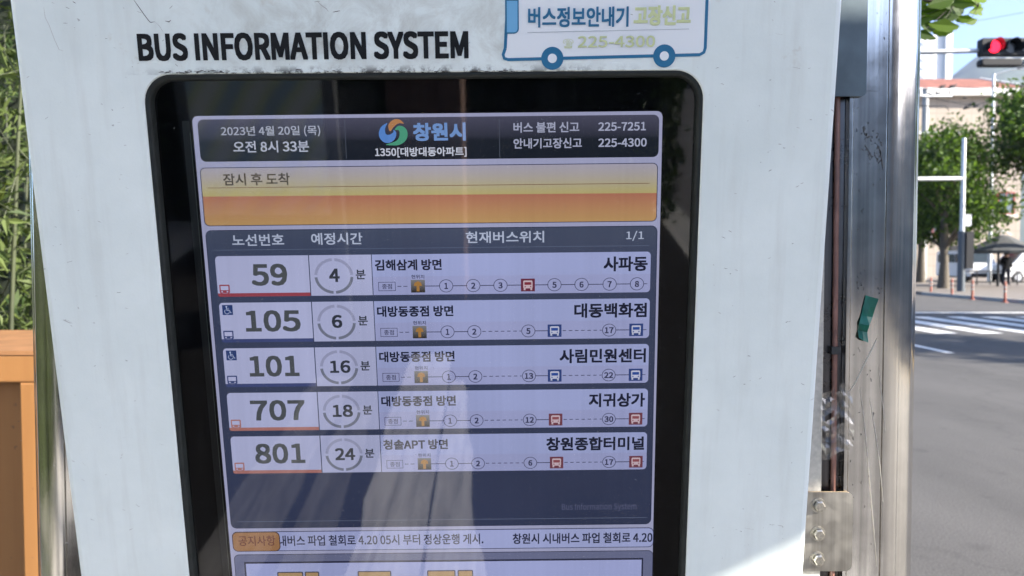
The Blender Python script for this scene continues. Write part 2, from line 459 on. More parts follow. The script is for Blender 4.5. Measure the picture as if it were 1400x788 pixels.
def panel_paint():
    m, N, L = new_mat('weathered_white_paint')
    p = N['Principled BSDF']
    tc = N.new('ShaderNodeTexCoord')
    sx = N.new('ShaderNodeSeparateXYZ'); L.new(tc.outputs['Object'], sx.inputs[0])
    def noise(scale, detail=5, rough=.6, vec=None, dist=0):
        n = N.new('ShaderNodeTexNoise'); n.inputs['Scale'].default_value = scale; n.inputs['Detail'].default_value = detail
        n.inputs['Roughness'].default_value = rough; n.inputs['Distortion'].default_value = dist
        L.new(vec or tc.outputs['Object'], n.inputs['Vector']); return n.outputs[0]
    def ramp(src, a, b, c=0., d=1.):
        r = N.new('ShaderNodeMapRange'); r.inputs[1].default_value = a; r.inputs[2].default_value = b
        r.inputs[3].default_value = c; r.inputs[4].default_value = d; L.new(src, r.inputs[0]); return r.outputs[0]
    def math_(op, a, b):
        q = N.new('ShaderNodeMath'); q.operation = op
        for i, s in enumerate((a, b)):
            if isinstance(s, (int, float)): q.inputs[i].default_value = s
            else: L.new(s, q.inputs[i])
        return q.outputs[0]
    def mix(fac, c0, c1):
        q = N.new('ShaderNodeMix'); q.data_type = 'RGBA'
        L.new(fac, q.inputs[0])
        if isinstance(c0, tuple): q.inputs[6].default_value = (*c0, 1)
        else: L.new(c0, q.inputs[6])
        q.inputs[7].default_value = (*c1, 1); return q.outputs[2]
    base = mix(ramp(noise(6, 7, .65), .34, .66), (.82, .885, .865), (.715, .785, .77))
    # vertical weathering streaks
    mp = N.new('ShaderNodeMapping'); mp.inputs['Scale'].default_value = (60, 5, 60); L.new(tc.outputs['Object'], mp.inputs[0])
    st = math_('MULTIPLY', ramp(noise(1, 4, .6, mp.outputs[0]), .5, .78), .25)
    c = mix(st, base, (.50, .50, .46))
    # grime thickest above the opening
    top = math_('MULTIPLY', ramp(sx.outputs[1], .030, .052), ramp(sx.outputs[1], .16, .055))
    xs = math_('MULTIPLY', ramp(sx.outputs[0], -.26, -.12), ramp(sx.outputs[0], .20, .04))
    g = math_('MULTIPLY', math_('MULTIPLY', top, xs), ramp(noise(28, 8, .7, None, .6), .42, .66, 0, .72))
    c = mix(g, c, (.40, .39, .34))
    # black line of dirt along the top edge of the opening
    edge = math_('MULTIPLY', ramp(sx.outputs[1], .0345, .0352), ramp(sx.outputs[1], .042, .0356))
    e2 = math_('MULTIPLY', math_('MULTIPLY', edge, xs), ramp(noise(90, 6, .7), .47, .58))
    c = mix(e2, c, (.03, .03, .03))
    # specks
    sp = math_('MULTIPLY', ramp(noise(260, 3, .6, None, .8), .735, .76, 0, .7), ramp(noise(7, 3), .42, .62))
    c = mix(sp, c, (.16, .16, .15))
    # hairline scratches
    mp2 = N.new('ShaderNodeMapping'); mp2.inputs['Scale'].default_value = (40, 150, 40); mp2.inputs['Rotation'].default_value = (0, 0, .5); L.new(tc.outputs['Object'], mp2.inputs[0])
    sc = ramp(noise(1, 3, .6, mp2.outputs[0], 1.2), .73, .755, 0, .6)
    c = mix(sc, c, (.28, .28, .27))
    # brownish stains near the top edge
    rs = math_('MULTIPLY', ramp(noise(17, 5, .7), .60, .72, 0, .5), top)
    c = mix(rs, c, (.40, .31, .20))
    L.new(c, p.inputs['Base Color'])
    p.inputs['Roughness'].default_value = .42
    p.inputs['Specular IOR Level'].default_value = .35
    b = N.new('ShaderNodeBump'); b.inputs['Strength'].default_value = .12; b.inputs['Distance'].default_value = .0008
    L.new(noise(420, 2), b.inputs['Height']); L.new(b.outputs[0], p.inputs['Normal'])
    return m
M['panel'] = panel_paint()
M['rubber'] = pmat('rubber_gasket', (.016, .02, .02), .5, spec=.3, noise=(60, .3))
M['black'] = pmat('black_backing', (.004, .004, .006), .6, spec=.05)
M['ink'] = pmat('black_ink', (.008, .009, .011), .6, spec=.2, noise=(200, .4))
M['chip'] = pmat('paint_chip', (.10, .10, .095), .8)
M['chip2'] = pmat('lifted_paint', (.42, .42, .40), .8)

hs = MB()
S_ = 10
def ring(x0, x1, y0, y1, r, z): return mm_(rrect_loop(x0, x1, y0, y1, r, S_, z))
def out(i, z, r=14): return ring(PX0 + i, PX1 - i, PY0 + i, PY1 - i, max(r - i, 1), z)
def inn(i, z, r=24): return ring(BX0 - i, BX1 + i, BY0 - i, BY1 + i, r + i, z)
hs.loft([inn(0, -9), inn(0, -1.0), inn(.35, -.3), inn(1.0, 0)], 0, True)
hs.loft([inn(1.0, 0), out(6, 0)], 0, False)
hs.loft([out(6, 0), out(3.4, -.7), out(1.6, -1.9), out(.4, -3.8), out(0, -6), out(0, -60)], 0, True)
hs.loft([out(0, -60), out(20, -60)], 0, False)
n_ = len(out(20, -60)); hs.add(out(20, -60), [tuple(range(n_))])
housing = hs.build('housing', M['panel'], board)
ga = MB()
ga.loft([inn(0, -1.6), inn(-1, -1.2), inn(-3.0, -1.6), inn(-4.2, -3), inn(-5.0, -9)], 0, True)
ga.build('gasket', M['rubber'], board)
# backing behind the glass
bk = MB(); bk.span((BX0 / 1000 - .004, BY0 / 1000 - .004, -.016), (BX1 / 1000 + .004, BY1 / 1000 + .004, -.0122))
bk.build('bezel', M['black'], board)
# glass pane: clear, reflecting, with a film of dust
m, N, L = new_mat('dusty_glass'); M['glass'] = m
tr = N.new('ShaderNodeBsdfTransparent'); tr.inputs[0].default_value = (.93, .95, .95, 1)
gl = N.new('ShaderNodeBsdfGlossy'); gl.inputs['Roughness'].default_value = .03
fr = N.new('ShaderNodeFresnel'); fr.inputs['IOR'].default_value = 1.85
ms = N.new('ShaderNodeMixShader'); L.new(fr.outputs[0], ms.inputs[0]); L.new(tr.outputs[0], ms.inputs[1]); L.new(gl.outputs[0], ms.inputs[2])
df = N.new('ShaderNodeBsdfDiffuse'); df.inputs[0].default_value = (.6, .6, .58, 1)
tc = N.new('ShaderNodeTexCoord')
n1 = N.new('ShaderNodeTexNoise'); n1.inputs['Scale'].default_value = 14; n1.inputs['Detail'].default_value = 9; n1.inputs['Roughness'].default_value = .7
n2 = N.new('ShaderNodeTexNoise'); n2.inputs['Scale'].default_value = 500; n2.inputs['Detail'].default_value = 2
L.new(tc.outputs['Object'], n1.inputs['Vector']); L.new(tc.outputs['Object'], n2.inputs['Vector'])
r1 = N.new('ShaderNodeMapRange'); r1.inputs[1].default_value = .4; r1.inputs[2].default_value = .75; r1.inputs[3].default_value = .0005; r1.inputs[4].default_value = .009
r2 = N.new('ShaderNodeMapRange'); r2.inputs[1].default_value = .72; r2.inputs[2].default_value = .76; r2.inputs[3].default_value = 0; r2.inputs[4].default_value = .22
mp = N.new('ShaderNodeMapping'); mp.inputs['Scale'].default_value = (60, 3, 1); mp.inputs['Rotation'].default_value = (0, 0, R(38)); L.new(tc.outputs['Object'], mp.inputs[0])
n3 = N.new('ShaderNodeTexNoise'); n3.inputs['Scale'].default_value = 1; n3.inputs['Detail'].default_value = 6; n3.inputs['Distortion'].default_value = .5; L.new(mp.outputs[0], n3.inputs['Vector'])
r3 = N.new('ShaderNodeMapRange'); r3.inputs[1].default_value = .45; r3.inputs[2].default_value = .8; r3.inputs[3].default_value = .4; r3.inputs[4].default_value = 3.2; L.new(n3.outputs[0], r3.inputs[0])
q_ = N.new('ShaderNodeMath'); q_.operation = 'MULTIPLY'; L.new(r1.outputs[0], q_.inputs[0]); L.new(r3.outputs[0], q_.inputs[1])
L.new(n1.outputs[0], r1.inputs[0]); L.new(n2.outputs[0], r2.inputs[0])
ad = N.new('ShaderNodeMath'); ad.operation = 'ADD'; L.new(q_.outputs[0], ad.inputs[0]); L.new(r2.outputs[0], ad.inputs[1])
m2 = N.new('ShaderNodeMixShader'); L.new(ad.outputs[0], m2.inputs[0]); L.new(ms.outputs[0], m2.inputs[1]); L.new(df.outputs[0], m2.inputs[2])
L.new(m2.outputs[0], N['Material Output'].inputs[0])
gp = MB(); lp = inn(-4.5, -9)
gp.add(lp, [tuple(range(len(lp)))])
gp.build('glass_pane', M['glass'], board)

# printed lettering and marks on the housing
def on_panel(dz=.00025):
    return lambda x, y, k: (x / 1000, y / 1000, dz * k)
a = Art(on_panel())
a.text('BUS INFORMATION SYSTEM', -239.8, 35.4, 45.9, 68.3, 0, 1, .95, 'kr', dk=.1)
a.build('lettering', M['ink'], board)
a = Art(on_panel())
rp = random.Random(11)
def px_panel(x, y):      # where a mark measured in the photograph sits on the face (mm)
    r = Vector(((x - 700) / FPX, -(y - 394) / FPX, 1)); q = r * (bn.dot(ORG) / bn.dot(r)) - ORG
    return q.dot(bh) * 1000, q.dot(bv) * 1000
def crack(pts, w=.5, m=0):
    a.line([px_panel(*q) for q in pts], [max(.12, w * (1 if 0 < i < len(pts) - 1 else .35)) for i in range(len(pts))], m, 1)
crack([(60,10),(62,24),(67,34),(75,55),(81,68),(87,70)], .3, 1); crack([(90,10),(95,12)], .8); crack([(144,53),(147,53)], .7)
crack([(183,0),(190,10),(197,20),(203,28),(206,31),(212,30)], .6); crack([(188,16),(194,18)], .4); crack([(212,30),(219,37),(223,44)], .3, 1)
crack([(226,29),(231,30),(234,28)], .8); crack([(232,12),(236,8)], .7); crack([(240,88),(243,91)], .9)
crack([(434,2),(440,8),(446,12),(449,16)], .6, 1); crack([(455,17),(460,16),(465,15)], .7); crack([(430,3),(437,2)], .6)
crack([(62,163),(66,160)], .5); crack([(1060,46),(1070,48)], .35, 1); crack([(1084,92),(1094,94)], .4); crack([(1105,94),(1108,93)], .5)
crack([(92,359),(99,357)], .5); crack([(160,400),(165,400)], .7); crack([(113,632),(117,637)], .3, 1); crack([(186,690),(189,692)], .5)
crack([(75,310),(78,311)], .5); crack([(640,60),(643,58)], .6); crack([(973,722),(976,721)], .5); crack([(1018,722),(1030,724)], .4, 1); crack([(1012,726),(1014,727)], .9)
for _ in range(120):
    x_ = rp.choice([rp.uniform(20, 210), rp.uniform(960, 1120), rp.uniform(100, 1100)]); y_ = rp.uniform(2, 780)
    if 190 < x_ < 965 and y_ > 35: continue
    l_ = rp.uniform(1, 5); t_ = rp.uniform(-.6, .6)
    crack([(x_, y_), (x_ + l_ * .5, y_ + l_ * t_ * .5 + rp.uniform(-.8, .8)), (x_ + l_, y_ + l_ * t_)], rp.uniform(.2, .6), rp.choice([0, 1, 1]))
for _ in range(90):      # grime flecks under the lettering, at the edge of the opening
    x_ = rp.choice([rp.gauss(260, 30), rp.gauss(470, 70), rp.gauss(690, 20)]); y_ = 100 - (x_ - 230) * .003 - abs(rp.gauss(0, 1.6)) + .4
    l_ = rp.uniform(1, 9)
    crack([(x_, y_), (x_ + l_ * .5, y_ + rp.uniform(-.6, .6)), (x_ + l_, y_)], rp.uniform(.4, 1.1), 0)
tag(a.build('paint_chips', [M['chip'], M['chip2']], board), kind='stuff')

# bus-shaped sticker
M['stk_white'] = pmat('sticker_white', (.80, .83, .86), .35)
M['stk_blue'] = pmat('sticker_blue', (.016, .150, .300), .4)
M['stk_sky'] = pmat('sticker_sky', (.16, .42, .68), .4)
M['stk_yel'] = pmat('sticker_pale_yellow', (.62, .68, .36), .4)
M['stk_gray'] = pmat('sticker_grey', (.42, .46, .50), .4)
a = Art(on_panel(.0002))
body = [(66.0, 54), (64.2, 49.0), (65.0, 46), (68.5, 44.9), (228.0, 47.6), (231.6, 49.5), (232.6, 53), (232.6, 136), (228, 140), (76, 139), (71, 135)]
a.poly(body, 0, 1)
stk = a.build('sticker', M['stk_white'], board)
tag(stk, 'white bus-shaped sticker outlined in blue with faded yellow writing')
a = Art(on_panel(.0002))
inn_ = body + [body[0]]
a.line(inn_, 2.5, 0, 2)
a.build('outline', M['stk_blue'], stk)
for cx, cy in ((105.2, 45.6), (198.6, 46.8)):
    a = Art(on_panel(.0002)); a.ell(cx, cy, 9.3, 9.3, 0, 3); a.ell(cx, cy, 3.8, 3.8, 1, 4)
    a.build('wheel', [M['stk_blue'], M['stk_white']], stk)
a = Art(on_panel(.0002)); a.rrect(66.2, 77.4, 65.6, 92.4, 4, 1, 3, (0, 0, 0, 1)); a.rrect(67.6, 76.4, 66.6, 91.4, 3, 0, 4, (0, 0, 0, 1))
a.build('window', [M['stk_sky'], M['stk_blue']], stk)
a = Art(on_panel(.0002))
a.text('버스정보안내기', 85.1, 168.2, 70.3, 86.4, 0, 3, .38, dk=.2)
a.text('고장신고', 172.4, 219.7, 71.1, 87.0, 1, 3, .6, dk=.11)
a.line([(84.5, 66.4), (218.6, 68.2)], .45, 2, 3)
a.text('☎', 114.0, 122.8, 53.6, 61.0, 1, 3, 0, None)
a.text('225-4300', 126.4, 190.6, 54.0, 63.2, 1, 3, .2, dk=.3)
a.build('lettering', [M['stk_blue'], M['stk_yel'], M['stk_gray']], stk)

# ------------------------------------------------------------------ the screen
KEM = 2 ** (-EXPOSURE) * 1.0
def lcd_strength(N, L, e):
    """uneven back light and the faint column structure of the panel"""
    tc = N.new('ShaderNodeTexCoord')
    n1 = N.new('ShaderNodeTexNoise'); n1.inputs['Scale'].default_value = 5; n1.inputs['Detail'].default_value = 2; L.new(tc.outputs['Object'], n1.inputs['Vector'])
    mp = N.new('ShaderNodeMapping'); mp.inputs['Scale'].default_value = (330, 2, 1); L.new(tc.outputs['Object'], mp.inputs[0])
    n2 = N.new('ShaderNodeTexNoise'); n2.inputs['Scale'].default_value = 1; n2.inputs['Detail'].default_value = 2; L.new(mp.outputs[0], n2.inputs['Vector'])
    a_ = N.new('ShaderNodeMapRange'); a_.inputs[1].default_value = .3; a_.inputs[2].default_value = .7; a_.inputs[3].default_value = .88; a_.inputs[4].default_value = 1.1; L.new(n1.outputs[0], a_.inputs[0])
    b_ = N.new('ShaderNodeMapRange'); b_.inputs[1].default_value = .3; b_.inputs[2].default_value = .7; b_.inputs[3].default_value = .965 * KEM; b_.inputs[4].default_value = 1.035 * KEM; L.new(n2.outputs[0], b_.inputs[0])
    q = N.new('ShaderNodeMath'); q.operation = 'MULTIPLY'; L.new(a_.outputs[0], q.inputs[0]); L.new(b_.outputs[0], q.inputs[1]); L.new(q.outputs[0], e.inputs[1])
_em = {}
def em(rgb, noise=True):
    if rgb in _em: return _em[rgb]
    m, N, L = new_mat('screen_light')
    N.remove(N['Principled BSDF'])
    e = N.new('ShaderNodeEmission')
    l = lin(rgb)
    e.inputs[0].default_value = (*l, 1); lcd_strength(N, L, e)
    d_ = N.new('ShaderNodeBsdfDiffuse'); d_.inputs[0].default_value = (*[.1 * q for q in l], 1)
    ad_ = N.new('ShaderNodeAddShader'); L.new(e.outputs[0], ad_.inputs[0]); L.new(d_.outputs[0], ad_.inputs[1])
    L.new(ad_.outputs[0], N['Material Output'].inputs[0])
    _em[rgb] = m
    return m
def em_grad(name, stops, y0, y1):
    """a vertical gradient that is part of the displayed picture; stops = [(t, rgb)] from y0 to y1 (mm)"""
    m, N, L = new_mat(name)
    N.remove(N['Principled BSDF'])
    e = N.new('ShaderNodeEmission'); lcd_strength(N, L, e)
    tc = N.new('ShaderNodeTexCoord'); s = N.new('ShaderNodeSeparateXYZ'); L.new(tc.outputs['Object'], s.inputs[0])
    mr = N.new('ShaderNodeMapRange'); mr.inputs[1].default_value = y0 / 1000; mr.inputs[2].default_value = y1 / 1000; L.new(s.outputs[1], mr.inputs[0])
    cr = N.new('ShaderNodeValToRGB'); el = cr.color_ramp.elements
    while len(el) < len(stops): el.new(.5)
    for q, (t, c) in zip(el, stops): q.position = t; q.color = (*lin(c), 1)
    L.new(mr.outputs[0], cr.inputs[0]); L.new(cr.outputs[0], e.inputs[0])
    sc_2 = N.new('ShaderNodeVectorMath'); sc_2.operation = 'SCALE'; sc_2.inputs['Scale'].default_value = .1; L.new(cr.outputs[0], sc_2.inputs[0])
    d_ = N.new('ShaderNodeBsdfDiffuse'); L.new(sc_2.outputs[0], d_.inputs[0])
    ad_ = N.new('ShaderNodeAddShader'); L.new(e.outputs[0], ad_.inputs[0]); L.new(d_.outputs[0], ad_.inputs[1]); L.new(ad_.outputs[0], N['Material Output'].inputs[0])
    return m
tx, ty = math.tan(R(.15)), math.tan(R(.3))
def on_screen(x, y, k):
    return ((x - y * ty) / 1000, (y + x * tx) / 1000, -.012 + .00012 * k)

WHITE = (160, 167, 213); INKC = (26, 30, 52); NUM = (74, 78, 84)
a = Art(on_screen); a.rrect(-204.6, 201.0, -545, 2.0, 5, 0, 0); a.build('screen', em((160, 161, 193)), board)
a = Art(on_screen); a.rect(-213.5, -207.0, -545, -2, 0, 0.5); a.rect(-207.6, -206.8, -545, -12, 1, 1)
a.build('module_edge', [pmat('module_edge', (.02, .024, .024), .4), pmat('module_rim', (.14, .17, .15), .3, .6)], board)

# header
hd = Art(on_screen)
hd.rrect(-200.2, 198.2, -37.0, -1.0, 5, 0, 1, (1, 1, 1, 1))
hd.rect(-73.5, -73.1, -36, -3.5, 1, 2); hd.rect(59.9, 60.3, -36, -3.5, 1, 2)
hdo = hd.build('header_bar', [em_grad('header_gradient', [(0, (76, 76, 96)), (.45, (50, 52, 66)), (.55, (32, 36, 46)), (1, (28, 33, 44))], -1, -37), em((92, 98, 115))], board)
a = Art(on_screen)
a.text('2023년 4월 20일 (목)', -180.5, -94.7, -16.2, -7.0, 0, 2, .12)
a.build('date_text', em((172, 176, 194)), hdo); a = Art(on_screen)
a.text('오전 8시 33분', -171, -105.2, -29.6, -19.5, 0, 2, .22)
a.build('time_text', em((178, 182, 200)), hdo)
a = Art(on_screen)
def blob(cx, cy, pts, m): a.poly([(cx + x, cy + y) for x, y in pts], m, 2)
ex, ey = -31.5, -13.6
def swoosh(path, widths, m):
    a.line([(ex + x, ey + y) for x, y in path], widths, m, 2)
def smooth_path(p, n=5):
    o = []
    for i in range(len(p) - 1):
        p0, p1, p2, p3 = p[max(i - 1, 0)], p[i], p[i + 1], p[min(i + 2, len(p) - 1)]
        for j in range(n):
            t = j / n
            o.append(tuple(.5 * (2 * p1[c] + (p2[c] - p0[c]) * t + (2 * p0[c] - 5 * p1[c] + 4 * p2[c] - p3[c]) * t * t + (3 * p1[c] - p0[c] - 3 * p2[c] + p3[c]) * t ** 3) for c in range(len(p1))))
    o.append(tuple(p[-1])); return o
for path, mi in (
    ([(-5.2, 7.8, .6), (-9.0, 3.4, 4.0), (-9.6, -2.0, 6.2), (-6.4, -5.4, 7.0), (-1.8, -4.4, 6.0), (1.0, -.6, 3.0), (.2, 2.0, .6)], 0),
    ([(-2.8, 1.0, 1.2), (-2.0, 5.2, 4.6), (1.2, 8.4, 4.8), (5.4, 9.2, 3.2), (9.2, 7.4, .5)], 1),
    ([(1.4, 2.2, .8), (5.0, 3.6, 4.0), (8.4, .8, 6.6), (8.0, -4.6, 6.6), (3.0, -9.0, 4.0), (-6.8, -10.4, .6)], 2)):
    sp = smooth_path(path)
    swoosh([(q[0], q[1]) for q in sp], [max(q[2], .3) for q in sp], mi)
a.build('emblem', [em((88, 132, 200)), em((176, 124, 84)), em((74, 150, 122))], hdo)
a = Art(on_screen); a.text('창원시', -14.5, 31, -21.3, -5.8, 0, 2, .6); a.build('city_name', em((112, 146, 200)), hdo)
a = Art(on_screen); a.text('1350[대방대동아파트]', -48.2, 31.3, -35.0, -26.4, 0, 2, .2); a.build('stop_name', em((196, 198, 214)), hdo)
a = Art(on_screen)
a.text('버스 불편 신고', 72.3, 129.2, -15.2, -6.2, 0, 2, .2); a.text('225-7251', 145.7, 186.8, -14.3, -7.0, 0, 2, .2)
a.text('안내기고장신고', 72.2, 131.5, -28.7, -19.8, 0, 2, .2); a.text('225-4300', 145.8, 187.7, -28.0, -20.7, 0, 2, .2)
a.build('phone_text', em((168, 171, 196)), hdo)

# arriving-soon banner
a = Art(on_screen)
a.rrect(-201.8, 198.0, -93.2, -42.0, 4.6, 1, 1); a.rrect(-201.1, 197.3, -92.6, -42.6, 4, 0, 2)
a.rect(-196, 191, -59.9, -59.4, 2, 3)
bn_o = a.build('arrival_banner', [em_grad('banner_gradient', [(0, (166, 160, 176)), (.15, (170, 162, 162)), (.42, (178, 166, 124)), (.497, (180, 166, 114)), (.505, (172, 112, 92)), (.75, (180, 132, 96)), (1, (184, 146, 98))], -42.6, -92.6), em((40, 44, 78)), em((118, 84, 62))], board)
a = Art(on_screen); a.text('잠시 후 도착', -181.9, -123.6, -57.8, -47.2, 0, 4, .2); a.build('banner_text', em((78, 68, 58)), bn_o)

# list panel
a = Art(on_screen)
a.rrect(-201.8, 198.8, -382.4, -96.8, 5.5, 1, 1); a.rrect(-201.2, 198.2, -381.8, -97.4, 5, 0, 2)
a.rect(-197, 191.5, -114.8, -114.4, 2, 3); a.rect(-195.6, 195, -375.6, -375.1, 2, 3)
lp_o = a.build('list_panel', [em_grad('list_gradient', [(0, (70, 78, 100)), (.1, (60, 68, 94)), (1, (48, 55, 82))], -97, -382), em((34, 40, 70)), em((96, 106, 132))], board)
a = Art(on_screen)
a.text('노선번호', -178.5, -132.4, -111.0, -100.6, 0, 4, .2); a.build('column_heading', em((176, 184, 208)), lp_o); a = Art(on_screen)
a.text('예정시간', -108.3, -62.8, -110.8, -100.2, 0, 4, .2)
a.build('column_heading', em((176, 184, 208)), lp_o); a = Art(on_screen)
a.text('현재버스위치', 28.8, 98.3, -110.8, -100.4, 0, 4, .2); a.build('column_heading', em((176, 184, 208)), lp_o); a = Art(on_screen)
a.text('1/1', 171, 186.7, -110.2, -101.4, 0, 4, .1)
a.build('page_count', em((176, 184, 208)), lp_o)
a = Art(on_screen); a.text('Bus Information System', 113.6, 184.6, -368.6, -359.8, 0, 4, .12); a.build('watermark_text', em((82, 86, 116)), lp_o)

def bus_icon(a, cx, cy, s, back, fore, glass, k):
    """square tile with the front of a bus; s = half size"""
    if back is not None: a.rect(cx - s, cx + s, cy - s * .92, cy + s * .92, back, k)
    w = s * .66
    a.rrect(cx - w, cx + w, cy - s * .48, cy + s * .66, s * .18, fore, k + 1)
    a.rect(cx - w * .74, cx + w * .74, cy + s * .02, cy + s * .42, glass, k + 2)
    for q in (-1, 1):
        a.rect(cx + q * w * .72 - s * .13, cx + q * w * .72 + s * .13, cy - s * .74, cy - s * .46, fore, k + 1)
        a.ell(cx + q * w * .6, cy - s * .24, s * .1, s * .1, glass, k + 2, 8)

rows = [
    ('59', (-163.8, -131.6), '4', '김해삼계 방면', 6.7, '사파동', 151.2, 'red', [('1', 10.2), ('2', 34.5), ('3', 58.9), ('B', 83.5), ('5', 107.3), ('6', 131.6), ('7', 156.8), ('8', 181.3)], False),
    ('105', (-172.3, -122.5), '6', '대방동종점 방면', 16.0, '대동백화점', 125.1, 'blue', [('1', 10.2), ('2', 34.5), ('5', 83.5), ('B', 107.3), ('17', 156.8), ('B', 181.3)], True),
    ('101', (-172.1, -126.5), '16', '대방동종점 방면', 16.0, '사림민원센터', 111.8, 'blue', [('1', 10.2), ('2', 34.5), ('13', 83.7), ('B', 107.3), ('22', 156.8), ('B', 181.5)], True),
    ('707', (-174.1, -123.8), '18', '대방동종점 방면', 16.0, '지귀상가', 138.8, 'brown', [('1', 10.2), ('2', 34.8), ('12', 84.0), ('B', 108.0), ('30', 157.4), ('B', 182.2)], False),
    ('801', (-173.2, -126.5), '24', '청솔APT 방면', 7.4, '창원종합터미널', 99.3, 'brown', [('1', 10.6), ('2', 35.2), ('6', 84.2), ('B', 108.8), ('17', 158.0), ('B', 183.2)], False)]
TILE = {'red': (104, 44, 66), 'blue': (48, 66, 124), 'brown': (112, 62, 76)}
BAR = {'red': (146, 64, 78), 'blue': (62, 72, 118), 'brown': (166, 112, 108)}
GLS = {'red': (128, 44, 60), 'blue': (42, 74, 150), 'brown': (142, 78, 86)}
for i, (num, nx, mins, name, nx1, dest, dx0, colr, stops, wheel) in enumerate(rows):
    T = -120.0 - 42.4 * i
    yc = T - 29.0
    a = Art(on_screen)
    a.rrect(-195.0, -112.0, T - 36.9, T - 20, 2, 1, 3, (0, 0, 1, 0)); a.rrect(-195.0, -112.0, T - 33.7, T, 3.5, 0, 4, (0, 1, 0, 0))
    a.rect(-111.2, -56.0, T - 36.8, T, 0, 3)
    a.rrect(-55.3, 193.2, T - 36.8, T, 3.5, 2, 3, (1, 0, 0, 1)); a.rrect(-55.3, 193.2, T - 20, T, 3.5, 3, 4, (1, 0, 0, 0))
    ro = a.build('route_row', [em((172, 175, 211)), em(BAR[colr]), em((157, 161, 204)), em((159, 166, 211))], board)
    a = Art(on_screen); a.text(num, nx[0], nx[1], T - 27.2, T - 7.2, 0, 5, .75); a.build('route_number', em(NUM), ro)
    a = Art(on_screen)
    for q in range(4):
        a.arc(-90.0, T - 19.0, 17.4, 16.2, 2.6, q * 90 + 4, q * 90 + 86, 0 if q < 2 else 1, 4)
    a.build('countdown_ring', [em((148, 150, 182)), em((112, 116, 136))], ro)
    a = Art(on_screen)
    if len(mins) == 1: a.text(mins, -94.2, -84.8, T - 24.4, T - 12.2, 0, 5, .5)
    else: a.text(mins, -98.3, -79.6, T - 24.4, T - 12.4, 0, 5, .45)
    a.text('분', -70.4, -61.6, T - 22.2, T - 13.4, 0, 5, .22)
    a.build('minutes_text', em((52, 56, 68)), ro)
    a = Art(on_screen)
    a.text(name, -52.9, nx1, T - 14.6, T - 4.6, 0, 5, .32)
    a.build('direction_text', em(INKC), ro); a = Art(on_screen)
    a.text(dest, dx0, 190.6, T - 17.4, T - 4.0, 0, 5, .45)
    a.build('destination_text', em(INKC), ro)
    # line diagram
    a = Art(on_screen)
    a.frame(-50.6, -35.2, yc - 4.1, yc + 4.1, .45, 0, 5); a.text('종점', -47.4, -38.4, yc - 2.4, yc + 2.4, 0, 5, .05)
    a.text('현위치', -20.8, -9.2, yc + 6.8, yc + 10.4, 0, 5, .05)
    for q in (0, 1): a.rect(-33.6 + q * 5.4, -30.0 + q * 5.4, yc - .3, yc + .3, 0, 5)
    a.rect(-21.4, -8.8, yc - 5.8, yc + 5.8, 1, 5)
    a.rect(-16.4, -13.8, yc - 4.8, yc + .6, 2, 6); a.poly([(-18.8, yc + .2), (-11.4, yc + .2), (-12.2, yc + 3.2), (-15.1, yc + 4.6), (-18.0, yc + 3.2)], 2, 7)
    prev = -8.8; dash_next = False; lastn = 0
    for s, X in stops:
        n = lastn + 1 if s == 'B' else int(s)
        gap = X - prev
        if gap > 30:
            q = prev + 1
            while q < X - 8: a.rect(q, min(q + 3.2, X - 6.6), yc - .32, yc + .32, 0, 5); q += 5.6
        else:
            a.rect(prev, X - 5.5, yc - .35, yc + .35, 0, 5)
        if s == 'B':
            bus_icon(a, X, yc, 6.3, 3, 4, 5, 6)
        else:
            a.arc(X, yc, 6.3, 5.9, .55, 0, 360, 0, 6, 28)
            a.text(s, X, None, yc - 2.9, yc + 2.7, 0, 6, .22, 'kr', 1.08)
        prev = X + 6.3; lastn = n
    a.rect(prev, 190.6, yc - .3, yc + .3, 0, 5)
    a.build('line_diagram', [em((48, 50, 80)), em_grad('stop_tile', [(0, (128, 126, 130)), (1, (40, 36, 34))], yc + 5.8, yc - 5.8), em((168, 122, 66)), em(TILE[colr]), em((190, 192, 216) if colr == 'blue' else (200, 176, 186)), em(GLS[colr])], ro)
    a = Art(on_screen)
    c_ = 1
    x0, y0 = -188.6, T - 30.2
    a.rrect(x0 - 4.6, x0 + 4.6, y0 - 3.2, y0 + 4.4, .8, 0, 5); a.rect(x0 - 3.5, x0 + 3.5, y0 - .6, y0 + 3.2, 1, 6)
    for q in (-1, 1): a.rect(x0 + q * 3.2 - .9, x0 + q * 3.2 + .9, y0 - 4.4, y0 - 3, 0, 5); a.rect(x0 + q * 2.4 - .7, x0 + q * 2.4 + .7, y0 - 2.6, y0 - 1.4, 1, 6)
    a.build('bus_icon', [em(BAR[colr]), em((176, 178, 214))], ro)
    if wheel:
        a = Art(on_screen)
        x0, y0 = -187.6, T - 6.6
        a.rect(x0 - 4.7, x0 + 4.7, y0 - 4.6, y0 + 4.6, 0, 5)
        a.ell(x0 - .8, y0 + 3.0, .85, .85, 1, 6, 10)
        a.line([(x0 - .8, y0 + 2.2), (x0 - .5, y0 - .4), (x0 + 1.8, y0 - .5), (x0 + 2.6, y0 - 2.6), (x0 + 3.5, y0 - 2.4)], .75, 1, 6)
        a.line([(x0 - .7, y0 + 1.0), (x0 + 1.5, y0 + .9)], .6, 1, 6)
        a.arc(x0 - .6, y0 - 1.5, 2.4, 2.4, .6, 130, 345, 1, 6)
        a.build('wheelchair_icon', [em((44, 62, 112)), em((168, 178, 214))], ro)

